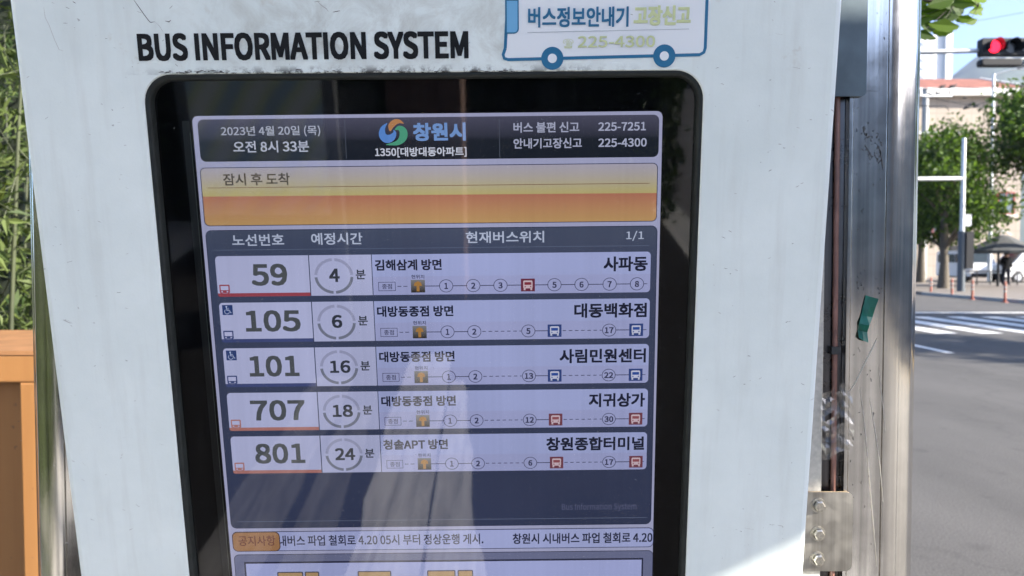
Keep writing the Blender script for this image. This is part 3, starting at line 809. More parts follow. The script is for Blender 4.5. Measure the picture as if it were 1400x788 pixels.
# news ticker and notice box
a = Art(on_screen)
a.rrect(-201.6, 201.4, -406.2, -385.7, 5, 1, 1); a.rrect(-201.2, 200.9, -405.5, -386.4, 4.6, 0, 2)
tk = a.build('news_ticker', [em((160, 166, 210)), em((44, 48, 82))], board)
a = Art(on_screen)
a.text('내버스 파업 철회로 4.20 05시 부터 정상운행 게시.', -157.6, 38.6, -401.0, -390.0, 0, 3, .18)
a.build('ticker_text', em((40, 42, 66)), tk); a = Art(on_screen)
a.text('창원시 시내버스 파업 철회로 4.20', 66.6, 200.4, -401.4, -390.4, 0, 3, .25)
a.build('ticker_text', em((40, 42, 66)), tk)
a = Art(on_screen)
a.rrect(-201.6, -155.9, -406.2, -385.7, 5, 1, 4); a.rrect(-200.8, -156.7, -405.4, -386.5, 4.4, 0, 5)
tg = a.build('ticker_tag', [em((156, 114, 80)), em((62, 48, 52))], tk)
a = Art(on_screen); a.text('공지사항', -195.6, -160.4, -400.2, -389.6, 0, 6, .12)
o_ = a.build('tag_text', em((104, 56, 50)), tk)
a = Art(on_screen)
a.rrect(-201.6, 201.4, -545, -409.4, 5, 1, 1); a.rrect(-201.0, 200.9, -545, -410, 4.6, 0, 2)
a.rect(-192.2, 192.0, -540, -417.2, 1, 3); a.rect(-190.6, 190.4, -538, -419.0, 2, 4)
for x0, x1 in ((-161, -136), (-134.5, -120.5), (-83.5, -51), (-16.4, 11), (13, 28)):
    a.rrect(x0, x1, -480, -427.8, 1.2, 1, 5); a.rrect(x0 + 1.1, x1 - 1.1, -479, -428.9, .8, 3, 6)
a.build('notice_box', [em((104, 108, 140)), em((44, 46, 70)), em((160, 166, 212)), em((170, 136, 94))], board)

# ------------------------------------------------------------------ steel posts
def steel(name, base, rough, streak=1.0):
    m, N, L = new_mat(name)
    p = N['Principled BSDF']
    p.inputs['Metallic'].default_value = 1.0
    tc = N.new('ShaderNodeTexCoord')
    mp = N.new('ShaderNodeMapping'); mp.inputs['Scale'].default_value = (130, 130, 1.3); L.new(tc.outputs['Object'], mp.inputs[0])
    n1 = N.new('ShaderNodeTexNoise'); n1.inputs['Scale'].default_value = 1; n1.inputs['Detail'].default_value = 5; L.new(mp.outputs[0], n1.inputs['Vector'])
    n2 = N.new('ShaderNodeTexNoise'); n2.inputs['Scale'].default_value = 30; n2.inputs['Detail'].default_value = 7; n2.inputs['Roughness'].default_value = .7; L.new(tc.outputs['Object'], n2.inputs['Vector'])
    mr = N.new('ShaderNodeMapRange'); mr.inputs[1].default_value = .3; mr.inputs[2].default_value = .7; mr.inputs[3].default_value = .62; mr.inputs[4].default_value = 1.1
    L.new(n1.outputs[0], mr.inputs[0])
    m2 = N.new('ShaderNodeMapRange'); m2.inputs[1].default_value = .35; m2.inputs[2].default_value = .65; m2.inputs[3].default_value = .88; m2.inputs[4].default_value = 1.03
    L.new(n2.outputs[0], m2.inputs[0])
    mu = N.new('ShaderNodeMath'); mu.operation = 'MULTIPLY'; L.new(mr.outputs[0], mu.inputs[0]); L.new(m2.outputs[0], mu.inputs[1])
    sc = N.new('ShaderNodeVectorMath'); sc.operation = 'SCALE'; sc.inputs[0].default_value = base; L.new(mu.outputs[0], sc.inputs['Scale'])
    L.new(sc.outputs[0], p.inputs['Base Color'])
    rr = N.new('ShaderNodeMapRange'); rr.inputs[1].default_value = .3; rr.inputs[2].default_value = .7; rr.inputs[3].default_value = rough * .75; rr.inputs[4].default_value = rough * 1.35
    L.new(n2.outputs[0], rr.inputs[0]); L.new(rr.outputs[0], p.inputs['Roughness'])
    b = N.new('ShaderNodeBump'); b.inputs['Strength'].default_value = .07 * streak; b.inputs['Distance'].default_value = .001
    L.new(n1.outputs[0], b.inputs['Height']); L.new(b.outputs[0], p.inputs['Normal'])
    return m
M['steel'] = steel('stainless_steel', (.86, .83, .785), .13)
M['slot'] = steel('scratched_dark_steel', (.16, .15, .15), .3, 2.0)
M['plate'] = steel('bracket_steel', (.52, .49, .44), .38, .3)
M['plate_blue'] = pmat('painted_bracket', (.10, .135, .155), .5, .3, noise=(30, .2))
M['bolt'] = pmat('bolt_steel', (.55, .52, .46), .3, 1.0, noise=(300, .3))
M['rust'] = pmat('rusty_edge', (.30, .23, .15), .8, noise=(80, .3))

FY = .80
M['edge_strip'] = pmat('cream_strip', (.50, .47, .41), .6, noise=(150, .18))
M['copper'] = pmat('brown_cable_sheath', (.26, .13, .10), .35, noise=(40, .3))
M['dark_clip'] = pmat('cable_clip', (.03, .03, .03), .5)
def make_post(name, mirror, xo, label):
    """rounded outer corner at xo; the profile runs inwards"""
    root = empty(name, (xo, FY, .13))
    s = -1 if mirror else 1
    tag(root, label, 'post', 'steel posts of the information board')
    prof = []
    for k in range(9):                       # outer rounded corner, from the side to the front
        t = R(90 * k / 8)
        prof.append((-.028 + .047 * math.cos(t), .047 - .047 * math.sin(t)))
    rid = []
    for i_, (x_, y_) in enumerate(prof):
        rid.append((x_, y_))
        if i_ in (2, 4):                       # shallow rolled beads down the corner
            x2, y2 = prof[i_ + 1]; nx_, ny_ = (x_ + .028), (y_ - .047); l_ = math.hypot(nx_, ny_); nx_, ny_ = nx_ / l_, ny_ / l_
            for t_, h_ in ((.25, .0008), (.5, .0012), (.75, .0008)): rid.append((x_ + (x2 - x_) * t_ + nx_ * h_, y_ + (y2 - y_) * t_ + ny_ * h_))
    prof = rid + [(-.0305, 0), (-.0310, .0016), (-.0318, .0016), (-.0322, 0)]
    prof += [(-.0660, 0), (-.0664, .0012), (-.0672, .0012), (-.0675, 0), (-.0705, 0), (-.0712, .011), (-.0935, .011), (-.0940, 0), (-.136, 0), (-.138, .002), (-.138, .10), (.015, .10), (.019, .096)]
    mb = MB(); H = 2.95
    n = len(prof)
    lo = [(s * x, y, 0) for x, y in prof]; hi = [(s * x, y, H) for x, y in prof]
    fs = [(i, (i + 1) % n, (i + 1) % n + n, i + n) for i in range(n)]
    mb.add(lo + hi, fs)
    mb.add(hi, [tuple(range(n))])
    o = mb.build('column', M['steel'], root, recalc=True)
    for q in range(8): pass
    for p in o.data.polygons:
        if len(p.vertices) == 4:
            xs_ = [abs(o.data.vertices[i].co.x) for i in p.vertices]; ys_ = [o.data.vertices[i].co.y for i in p.vertices]
            if max(xs_) < .0295 and max(ys_) < .0475: p.use_smooth = True
    sl = MB(); sl.span((s * -.0715, .0085, .05), (s * -.0932, .0107, H - .05)); sl.build('slot_strip', M['slot'], root)
    es = MB(); es.span((s * -.0945, -.0006, .04), (s * -.1375, -.0001, H - .04)); es.build('edge_strip', M['edge_strip'], root)
    cb = MB(); cb.tube([(s * -.0775, .006, .05), (s * -.0775, .006, .9), (s * -.0785, .0055, 1.0), (s * -.0795, .006, 1.26), (s * -.081, .006, 1.6), (s * -.081, .006, H - .06)], .0029, 10); cb.build('cable', M['copper'], root)
    cl = MB(); cl.span((s * -.0750, .0015, 1.271), (s * -.0845, .0084, 1.279)); cl.build('clip', M['dark_clip'], root)
    bp = MB(); bp.span((s * -.142, -.02, -.0), (s * .02, .11, .012)); bp.build('base_plate', M['plate'], root)
    return root
post_r = make_post('steel_post', False, .4195, 'polished steel post with green tape, beside the road')
post_l = make_post('steel_post', True, -.5015, 'steel post mirroring greenery, beside the orange cabinet')

def bolt(mb_parent, x, y, z, r=.0058):
    b = MB()
    ring_ = lambda rr, yy: [(x + rr * math.cos(2 * math.pi * k / 6), yy, z + rr * math.sin(2 * math.pi * k / 6)) for k in range(6)]
    b.loft([ring_(r, y), ring_(r, y - .004), ring_(r * .8, y - .0052)], 0)
    b.add(ring_(r * .8, y - .0052), [tuple(range(6))])
    w = lambda rr, yy: [(x + rr * math.cos(2 * math.pi * k / 16), yy, z + rr * math.sin(2 * math.pi * k / 16)) for k in range(16)]
    b.loft([w(r * 1.35, y), w(r * 1.35, y - .0011), w(r, y - .0011)], 0)
    b.build('bolt', M['bolt'], mb_parent, recalc=True)

def plate_mesh(x0, x1, z0, z1, y0, y1, r=.007, sgn=1):
    """upright sheet with its two outer corners rounded"""
    pts = [(x0, z0)]
    for k in range(7): t = R(-90 + 15 * k); pts.append((x1 - sgn * r + sgn * r * math.cos(t), z0 + r + r * math.sin(t)))
    for k in range(7): t = R(15 * k); pts.append((x1 - sgn * r + sgn * r * math.cos(t), z1 - r + r * math.sin(t)))
    pts.append((x0, z1))
    n = len(pts); mb = MB()
    mb.add([(x, y0, z) for x, z in pts] + [(x, y1, z) for x, z in pts], [tuple(range(n)), tuple(range(2 * n - 1, n - 1, -1))])
    mb.add([(x, y0, z) for x, z in pts] + [(x, y1, z) for x, z in pts], [(i, i + n, (i + 1) % n + n, (i + 1) % n) for i in range(n)], 1)
    return mb
for root, sgn, ox in ((post_r, 1, .4195), (post_l, -1, -.5015)):
    X = lambda x: x                                         # local x of the post
    xin, xout = -sgn * .165, -sgn * .0625
    br = plate_mesh(xin, xout, 1.043, 1.127, -.0045, -.0015, .007, sgn).build('bracket', [M['plate'], M['rust']], root, recalc=True)
    if sgn > 0: br['label'] = 'grey steel bracket plate with three bolts and a rusty edge'
    for z in (1.113, 1.083, 1.056): bolt(br, -sgn * .0985, -.0045, z)
    sb = MB(); sb.span((-sgn * .165, -.0015, 1.05), (-sgn * .150, .02, 1.12)); sb.build('standoff', M['plate'], br)
    b2 = plate_mesh(xin, -sgn * .0555, 1.538, 1.66, -.0045, -.0015, .006, sgn).build('bracket', [M['plate_blue'], M['plate_blue']], root, recalc=True)
    if sgn > 0: b2['label'] = 'dark blue grey upper bracket plate'
    sb = MB(); sb.span((-sgn * .190, -.10, 1.55), (-sgn * .160, -.0015, 1.64)); sb.build('standoff', M['plate_blue'], b2)
# scuffs on the right post
def post_px(x, y, yy=FY - .0004):
    return ((x - 700) / FPX * yy - .4195, yy - FY, EYE.z - (y - 355.5) / FPX * yy - .13)
sc_ = MB()
def scuff_or_glint(pts, w):
    P_ = [Vector(post_px(*q)) for q in pts]
    vs, fs = [], []
    for i, q in enumerate(P_):
        d = P_[min(i + 1, len(P_) - 1)] - P_[max(i - 1, 0)]; o = Vector((-d.z, 0, d.x)).normalized() * w / 2 * (1 if 0 < i < len(P_) - 1 else .3)
        vs += [q - o, q + o]
    for i in range(len(P_) - 1): fs.append((2 * i, 2 * i + 2, 2 * i + 3, 2 * i + 1))
    sc_.add(vs, fs)
scuff_or_glint([(1176,175),(1180,186),(1184,190),(1189,187)], .0010); scuff_or_glint([(1180,200),(1185,208),(1190,218)], .0009); scuff_or_glint([(1196,198),(1201,208),(1203,222),(1205,233)], .0010)
scuff_or_glint([(1150,186),(1165,190)], .0006); scuff_or_glint([(1168,126),(1196,127)], .0006)
rs_ = random.Random(5)
def blotch(cx_, cy_, r_):
    q_ = [Vector(post_px(cx_ + r_ * rs_.uniform(.4, 1.2) * math.cos(t_ * .9), cy_ + 1.4 * r_ * rs_.uniform(.4, 1.2) * math.sin(t_ * .9))) for t_ in range(7)]
    sc_.add(q_, [tuple(range(7))])
for cx_, cy_, sx_, sy_, n_b in ((1184, 183, 5, 7, 16), (1193, 188, 5, 3, 10), (1187, 210, 5, 8, 16), (1199, 214, 4, 12, 22), (1174, 392, 5, 4, 8), (1200, 398, 6, 3, 8)):
    for _ in range(n_b): blotch(rs_.gauss(cx_, sx_), rs_.gauss(cy_, sy_), rs_.uniform(.4, 1.5))
for _ in range(50):
    x_, y_ = rs_.uniform(1166, 1210), rs_.uniform(5, 770); l_ = rs_.uniform(1, 6)
    scuff_or_glint([(x_, y_), (x_ + rs_.uniform(-1.5, 1.5), y_ + l_ / 2), (x_ + rs_.uniform(-2, 2), y_ + l_)], rs_.uniform(.0003, .0008))
tag(sc_.build('scuffs', pmat('adhesive_residue', (.10, .095, .09), .8), post_r), kind='stuff')
# crumpled remains of clear film across the slot
fm_ = MB(); keep_ = sc_; sc_ = fm_
NXf, NYf = 7, 12
gridp = []
for jj in range(NYf + 1):
    for ii in range(NXf + 1):
        u_, v_ = ii / NXf, jj / NYf
        wob = 5 * math.sin(3.1 * v_ + .6) + rs_.uniform(-1.2, 1.2)
        x_ = 1127 + 40 * u_ + wob * (u_ - .5) + (8 * (v_ - .3) if u_ > .7 else 0); y_ = 532 + 92 * v_ + 7 * math.sin(5 * u_ + 1) + rs_.uniform(-1.5, 1.5)
        gridp.append(post_px(x_, y_, FY - .001 - .0045 * rs_.random() ** 1.5 - (.001 if ii in (0, NXf) else 0)))
fm_.add(gridp, [(jj * (NXf + 1) + ii, jj * (NXf + 1) + ii + 1, (jj + 1) * (NXf + 1) + ii + 1, (jj + 1) * (NXf + 1) + ii) for jj in range(NYf) for ii in range(NXf) if rs_.random() > .12], 0, False)
m, N, L = new_mat('crumpled_clear_film')
t1 = N.new('ShaderNodeBsdfTransparent'); t1.inputs[0].default_value = (.93, .92, .9, 1)
g1 = N.new('ShaderNodeBsdfGlossy'); g1.inputs['Roughness'].default_value = .28
x1 = N.new('ShaderNodeMixShader'); x1.inputs[0].default_value = .17
L.new(t1.outputs[0], x1.inputs[1]); L.new(g1.outputs[0], x1.inputs[2]); L.new(x1.outputs[0], N['Material Output'].inputs[0])
M['film'] = m
fm_.build('film_residue', M['film'], post_r); sc_ = keep_
# soft reflections painted as pale strokes down the flat face
sc_ = MB()
scuff_or_glint([(1201,462),(1193,480),(1183,500),(1172,524),(1163,538)], .0012); scuff_or_glint([(1178,530),(1184,570),(1192,640),(1200,720),(1206,780)], .0008)
scuff_or_glint([(1192,545),(1200,590),(1208,640),(1213,690)], .0009); scuff_or_glint([(1203,500),(1209,545),(1214,590)], .0007)
tag(sc_.build('scratches', pmat('bright_scratch', (.60, .58, .53), .4, .8), post_r), kind='stuff')

# scrap of green tape
tp = MB()
def tpx(x, y, d): yy = FY - d; return ((x - 700) / FPX * yy, yy, EYE.z - (y - 355.5) / FPX * yy)
L_ = [(1184,404,.001),(1181,418,.0014),(1178,432,.0012),(1176,442,.003),(1174,452,.001),(1175.5,462,.004)]
R_ = [(1202,409,.0012),(1198,420,.0018),(1194,434,.0014),(1190,445,.005),(1187,455,.0025),(1189,469,.006)]
vs = [tpx(*q) for q in L_] + [tpx((l[0] + r[0]) / 2, (l[1] + r[1]) / 2 + (i % 2), (l[2] + r[2]) / 2 + .0006 * (i % 3)) for i, (l, r) in enumerate(zip(L_, R_))] + [tpx(*q) for q in R_]
n = len(L_)
tp.add(vs, [(c * n + i, c * n + i + 1, (c + 1) * n + i + 1, (c + 1) * n + i) for c in range(2) for i in range(n - 1)], 0, False)
tpo = tp.build('green_tape', pmat('green_tape', (.004, .115, .075), .32, noise=(60, .4)))
tag(tpo, 'torn strip of dark green tape stuck on the right steel post', 'tape')

# ------------------------------------------------------------------ orange cabinet behind the left post
m, N, L = new_mat('weathered_orange_paint'); M['orange'] = m
p = N['Principled BSDF']; p.inputs['Roughness'].default_value = .5
tc = N.new('ShaderNodeTexCoord'); mp = N.new('ShaderNodeMapping'); mp.inputs['Scale'].default_value = (45, 45, 2.5); L.new(tc.outputs['Object'], mp.inputs[0])
n1 = N.new('ShaderNodeTexNoise'); n1.inputs['Scale'].default_value = 1; n1.inputs['Detail'].default_value = 6; L.new(mp.outputs[0], n1.inputs['Vector'])
n2 = N.new('ShaderNodeTexNoise'); n2.inputs['Scale'].default_value = 34; n2.inputs['Detail'].default_value = 4; L.new(tc.outputs['Object'], n2.inputs['Vector'])
a_ = N.new('ShaderNodeMix'); a_.data_type = 'RGBA'; a_.inputs[6].default_value = (.25, .112, .034, 1); a_.inputs[7].default_value = (.34, .165, .056, 1); L.new(n1.outputs[0], a_.inputs[0])
r_ = N.new('ShaderNodeMapRange'); r_.inputs[1].default_value = .66; r_.inputs[2].default_value = .70; r_.inputs[4].default_value = .8; L.new(n2.outputs[0], r_.inputs[0])
b_ = N.new('ShaderNodeMix'); b_.data_type = 'RGBA'; b_.inputs[7].default_value = (.14, .075, .04, 1); L.new(r_.outputs[0], b_.inputs[0]); L.new(a_.outputs[2], b_.inputs[6]); L.new(b_.outputs[2], p.inputs['Base Color'])
bp = N.new('ShaderNodeBump'); bp.inputs['Strength'].default_value = .12; bp.inputs['Distance'].default_value = .003; L.new(n1.outputs[0], bp.inputs['Height']); L.new(bp.outputs[0], p.inputs['Normal'])
M['orange_top'] = pmat('faded_orange_paint', (.28, .135, .055), .6, noise=(20, .2))
cab = empty('orange_cabinet', (-1.345, 1.70, .13))
tag(cab, 'orange painted cabinet with a recessed front, behind the left steel post', 'cabinet')
b = MB(); Hc = 1.172; W = .60
b.span((-W / 2, .035, 0), (W / 2, .50, Hc - .012))
b.build('body', M['orange'], cab)
fr_ = MB()
fr_.span((-W / 2 - .003, 0, Hc - .075), (W / 2 + .003, .0348, Hc - .0135)); fr_.span((-W / 2 - .003, 0, 0), (W / 2 + .003, .0348, .09))
fr_.span((W / 2 - .052, 0, .0903), (W / 2 + .003, .0348, Hc - .0753)); fr_.span((-W / 2 - .003, 0, .0903), (-W / 2 + .052, .0348, Hc - .0753))
fo = fr_.build('front_frame', M['orange'], cab)
bv_ = fo.modifiers.new('edge', 'BEVEL'); bv_.width = .004; bv_.segments = 2
b = MB(); b.span((-W / 2 - .004, -.002, Hc - .0133), (W / 2 + .004, .504, Hc - .004)); b.build('top_board', M['orange_top'], cab)
b = MB(); b.span((-.05, -.012, .62), (-.02, .0345, .72)); b.build('handle', M['plate'], cab)

# ------------------------------------------------------------------ vegetation
def leaf(mb, pos, d, nrm, l, w, tint, m=0, pts=2):
    d = d.normalized(); s = d.cross(nrm)
    if s.length < 1e-4: s = d.orthogonal()
    s.normalize(); u = s.cross(d)
    mb.add([pos, pos + d * l * .45 + s * w / 2 + u * l * .05, pos + d * l - u * l * .12, pos + d * l * .45 - s * w / 2 + u * l * .05], [(0, 1, 2, 3)], m, False, tint)
def rdir(r, up=0.0):
    while True:
        v = Vector((r.uniform(-1, 1), r.uniform(-1, 1), r.uniform(-1, 1)))
        if .05 < v.length < 1: return (v.normalized() + Vector((0, 0, up))).normalized()

M['bark'] = pmat('bark', (.10, .085, .065), .9, noise=(20, .35), bump=(40, .6))
M['cane'] = pmat('green_cane', (.045, .055, .025), .6, noise=(10, .3))
M['hedge_leaf'] = leaf_mat('shrub_leaf', (.024, .046, .014), (.12, .155, .05), .28)
M['ginkgo'] = leaf_mat('ginkgo_leaf', (.018, .048, .006), (.12, .20, .012), .45)
M['far_leaf'] = leaf_mat('street_tree_leaf', (.016, .038, .008), (.115, .185, .035), .35)
M['twig'] = pmat('bare_twig', (.05, .04, .035), .9)

def make_shrub(seed, label, height, spread, n_cane):
    r = random.Random(seed)
    root = empty('tall_shrub')
    tag(root, label, 'shrub', 'tall leafy shrubs behind the cabinet')
    cn = MB(); lf = MB()
    for c in range(n_cane):
        bx, by = r.gauss(0, spread * .45), r.gauss(0, spread * .45)
        h = height * r.uniform(.55, 1.08); lean = Vector((r.uniform(-.2, .2), r.uniform(-.2, .2), 0))
        pts = [Vector((bx, by, 0)) + lean * (t * t) * 1.2 + Vector((0, 0, h * t)) for t in (0, .25, .5, .75, 1)]
        cn.tube(pts, [.011, .010, .008, .006, .003], 5)
        for q in range(26):
            t = r.uniform(.1, 1.0); i = min(int(t * 4), 3); p0 = pts[i].lerp(pts[i + 1], t * 4 - i)
            d = rdir(r, .1); L0 = r.uniform(.10, .34)
            p1 = p0 + d * L0
            cn.tube([p0, p1], [.003, .0015], 3, caps=False)
            for _ in range(13):
                pp = p0.lerp(p1, r.uniform(.3, 1.0)); ld = (d * .6 + rdir(r, -.25)).normalized()
                leaf(lf, pp, ld, rdir(r, 1.0), r.uniform(.05, .095), r.uniform(.012, .024), r.random())
    cn.build('stems', M['cane'], root)
    lf.build('foliage', M['hedge_leaf'], root)
    return root
sh_pos = [(-2.08, 2.75, 'leafy shrub nearest the left steel post, above the orange cabinet', 2.5), (-2.75, 2.9, 'leafy shrub at the left picture edge, seen over the orange cabinet', 2.7),
          (-2.3, 3.6, 'bushy shrub in the second row behind the orange cabinet', 3.1), (-3.3, 3.5, 'tall shrub further left in the second row', 3.2), (-1.5, 3.9, 'tall shrub hidden behind the information board', 2.9), (-3.0, 4.8, 'tallest shrub at the back of the row', 3.6)]
for i, (x_, y_, lb, h_) in enumerate(sh_pos):
    s = make_shrub(20 + i, lb, h_, .8, 13); s.location = (x_, y_, .13)
    if i == 0: shrub_first = s

# roadside ginkgo whose low twig hangs into the sky on the right
gk = empty('ginkgo_tree', (.55, 3.5, .13))
tag(gk, 'roadside ginkgo whose low twig of round green leaves hangs beside the right post', 'tree')
t_ = MB()
t_.tube([(0, 0, 0), (.02, .0, .9), (-.02, .03, 1.9), (.03, .05, 3.0), (.0, .1, 4.6), (.05, .1, 6.2)], [.15, .12, .11, .09, .06, .02], 10)
rg = random.Random(4); cr_ = MB()
tips = []
for k in range(16):
    z0 = 2.9 + k * .2; an = k * 2.4; L0 = 1.5 - k * .05
    p0 = Vector((0, .07, z0)); p1 = p0 + Vector((math.cos(an) * L0 * .6, math.sin(an) * L0 * .6, .45)); p2 = p0 + Vector((math.cos(an) * L0, math.sin(an) * L0, .65))
    t_.tube([p0, p1, p2], [.03, .018, .006], 5); tips += [(p0, p1), (p1, p2)]
t_.build('trunk', M['bark'], gk)
def ginkgo_leaf(mb, pos, d, nrm, s, tint):
    d = d.normalized(); x_ = d.cross(nrm)
    if x_.length < 1e-4: x_ = d.orthogonal()
    x_.normalize(); u = x_.cross(d)
    pts = [pos]
    for k in range(9):
        t = R(-68 + 17 * k); rr = s * (1 + .07 * math.cos(3 * t * 2)) * (.86 if k == 4 else 1)
        pts.append(pos + d * rr * math.cos(t) + x_ * rr * math.sin(t) + u * s * .12 * math.cos(t * 2))
    mb.add(pts, [tuple(range(10))], 0, False, tint)
for k in range(900):
    a0, a1 = rg.choice(tips); p = a0.lerp(a1, rg.uniform(.25, 1.05)) + rdir(rg) * rg.uniform(.02, .22)
    ginkgo_leaf(cr_, p, rdir(rg, -.5), rdir(rg, .8), rg.uniform(.035, .055), rg.random())
cr_.build('crown', M['ginkgo'], gk)
# the low twig
tw = MB(); lv = MB()
def g_loc(px, py, D):      # a point of the twig measured in the photograph, at its real distance D
    return Vector(((px - 700) / FPX * D, D, EYE.z - (py - 355.5) / FPX * D)) - gk.location
D0 = 2.5
main = [Vector((.02, .03, 2.35)), g_loc(1180, -40, 2.75), g_loc(1255, 6, 2.6), g_loc(1300, 8, 2.52), g_loc(1330, 12, 2.5)]
tw.tube(main, [.012, .008, .006, .004, .002], 5)
twig_leaves = [(1262,38,16,.25),(1270,20,18,.2),(1285,38,17,.6),(1288,22,18,.15),(1300,14,17,.2),(1276,8,17,.3),(1297,4,16,.8),(1310,6,15,.35),(1322,10,13,.95),(1330,4,11,1.0),(1327,18,10,1.0),
               (1306,30,10,.4),(1316,30,11,.8),(1321,33,8,.7),(1259,50,12,.2),(1265,53,9,.3),(1283,46,11,.9),(1333,23,5,1.0),(1263,4,14,.9),(1250,28,16,.2),(1245,12,18,.4),(1240,40,14,.3),(1310,-6,18,.3),(1285,-8,18,.4),(1325,-8,12,.9),(1230,10,18,.3)]
for px, py, s, tn in twig_leaves:
    D = rg.uniform(2.42, 2.6); p = g_loc(px, py - s * .5, D)
    near = min(main[1:], key=lambda q: (q - p).length)
    tw.tube([near, p], [.0012, .0008], 3, caps=False)
    ginkgo_leaf(lv, p, Vector((rg.uniform(-.4, .4), rg.uniform(-.3, .3), -1)), Vector((rg.uniform(-.5, .5), -1, rg.uniform(-.3, .6))), s * 1.25 / FPX * D, tn)
tw.build('low_twig', M['twig'], gk)
lv.build('twig_leaves', M['ginkgo'], gk)

def far_tree(name, label, loc, H, trunk_h, rad, seed, n=3600, lsz=.22, squash=1.0, group='street trees on the far corner', mat='far_leaf', bare=False):
    r = random.Random(seed)
    root = empty(name, loc)
    tag(root, label, 'tree', group)
    tk_ = MB()
    tk_.tube([(0, 0, -.05), (.03, 0, trunk_h * .5), (-.02, .02, trunk_h), (.05, 0, H * .7), (0, 0, H * .93)], [rad * .09, rad * .06, rad * .055, rad * .04, rad * .012], 8)
    clumps = []
    for k in range(30):
        an = r.uniform(0, 6.28); t = r.uniform(0, 1); z = trunk_h + (H - trunk_h) * (.08 + .86 * t)
        rr = rad * (1 - .62 * t ** 1.6) * r.uniform(.25, .9) * (.75 + .4 * min(1, t * 5))
        c = Vector((math.cos(an) * rr, math.sin(an) * rr, z)); clumps.append((c, rad * r.uniform(.3, .5)))
        tk_.tube([(0, 0, max(trunk_h * .8, z - rr * .8)), c], [rad * .03, rad * .008], 4, caps=False)
    tk_.build('trunk', M['bark'], root)
    cw = MB()
    for k in range(n):
        c, s = r.choice(clumps); d = rdir(r)
        p = c + Vector((d.x, d.y, d.z * .8 * squash)) * s * r.uniform(.3, 1.08)
        leaf(cw, p, rdir(r, -.2), (d + rdir(r) * .8), lsz * r.uniform(.6, 1.4), lsz * r.uniform(.35, .7), min(1, max(0, r.gauss(.45, .28))))
    cw.build('crown', M[mat], root)
    return root
far_tree('street_tree', 'round crowned street tree left of the grey signal pole', (20.9, 37.2, .12), 7.5, 2.4, 3.3, 31, n=11000, lsz=.25)
far_tree('street_tree', 'dark street tree at the right edge above the parasol', (26.9, 38.0, .12), 9.1, 6.3, 4.6, 32, n=17000, lsz=.26)
far_tree('street_tree', 'loose street tree in front of the beige building, tips against its wall', (25.0, 47.0, .12), 8.3, 3.8, 3.4, 33, n=9000, lsz=.25)
far_tree('street_tree', 'street tree further along the far pavement, behind the left post', (20.6, 44.0, .12), 8.0, 3.0, 3.3, 34, n=5000)
far_tree('street_tree', 'sparse young street tree with a dark bare branch before the red window', (23.6, 34.2, .12), 7.2, 3.6, 1.1, 35, n=330, lsz=.16, mat='far_leaf')

far_tree('street_tree', 'street tree on the far pavement, shading the road before the crossing', (19.6, 8.4, .12), 8.4, 4.4, 2.1, 36, n=3600, lsz=.26)
far_tree('street_tree', 'street tree on the far pavement, shading the crossing', (20.0, 16.2, .12), 9.6, 3.4, 3.6, 37, n=7000, lsz=.3)
far_tree('roadside_tree', 'roadside tree on the near pavement beyond the information board', (.2, 11.5, .12), 6.8, 2.6, 2.3, 41, n=3000, group='trees along the near pavement')
far_tree('roadside_tree', 'tree at the back of the near pavement, beyond the tall hedge', (-3.6, 15.0, .12), 7.4, 2.4, 2.8, 42, n=3500, group='trees along the near pavement')
far_tree('roadside_tree', 'farthest tree of the near pavement', (-4.2, 27.0, .12), 8.2, 2.4, 3.2, 43, n=3500, group='trees along the near pavement')
# ------------------------------------------------------------------ street furniture on the right
M['galv'] = pmat('galvanised_steel', (.50, .52, .53), .45, .6, noise=(8, .15))
M['dark_metal'] = pmat('dark_metal', (.016, .017, .02), .6, spec=.25)
M['bollard'] = pmat('orange_red_bollard', (.30, .085, .05), .6)
M['band'] = pmat('reflective_band', (.32, .30, .27), .4)
M['lens_off'] = pmat('unlit_lens', (.012, .014, .016), .25)
m, N, L = new_mat('red_signal_light'); M['lens_red'] = m
e = N.new('ShaderNodeEmission'); e.inputs[0].default_value = (1, .015, .04, 1); e.inputs[1].default_value = 1.0
L.new(e.outputs[0], N['Material Output'].inputs[0])
M['red_hood'] = pmat('hood_inside', (.03, .012, .014), .35)

tl = empty('traffic_light', (1.0, 17.0, .13))
tag(tl, 'horizontal traffic light showing red on a long grey arm over the road', 'traffic light')
b = MB(); b.tube([(0, 0, 0), (0, 0, 6.6)], [.13, .09], 12); b.build('pole', M['galv'], tl)
zA = EYE.z + (355.5 - 74) / FPX * 17.0 - .13
b = MB(); b.tube([(0, 0, zA - .35), (.5, 0, zA - .2), (5, 0, zA - .06), (9.4, 0, zA + .02), (12.4, 0, zA + .03)], [.075, .07, .06, .048, .04], 10); b.build('arm', M['galv'], tl)
zB = zA + .07; x0 = 10.2 - 1.0
b = MB()
lp_ = lambda y_, i: [(x, y_, z) for x, z, _ in rrect_loop(x0 + i, x0 + 1.62 - i, zB - .19 + i, zB + .19 - i, .05, 4)]
b.loft([lp_(-.14, .02), lp_(-.13, 0), lp_(.03, 0), lp_(.06, .05)], 0); k_ = len(lp_(0, 0)); b.add(lp_(-.14, .02), [tuple(range(k_))]); b.add(lp_(.06, .05), [tuple(range(k_))])
hsg = b.build('signal_housing', M['dark_metal'], tl, recalc=True)
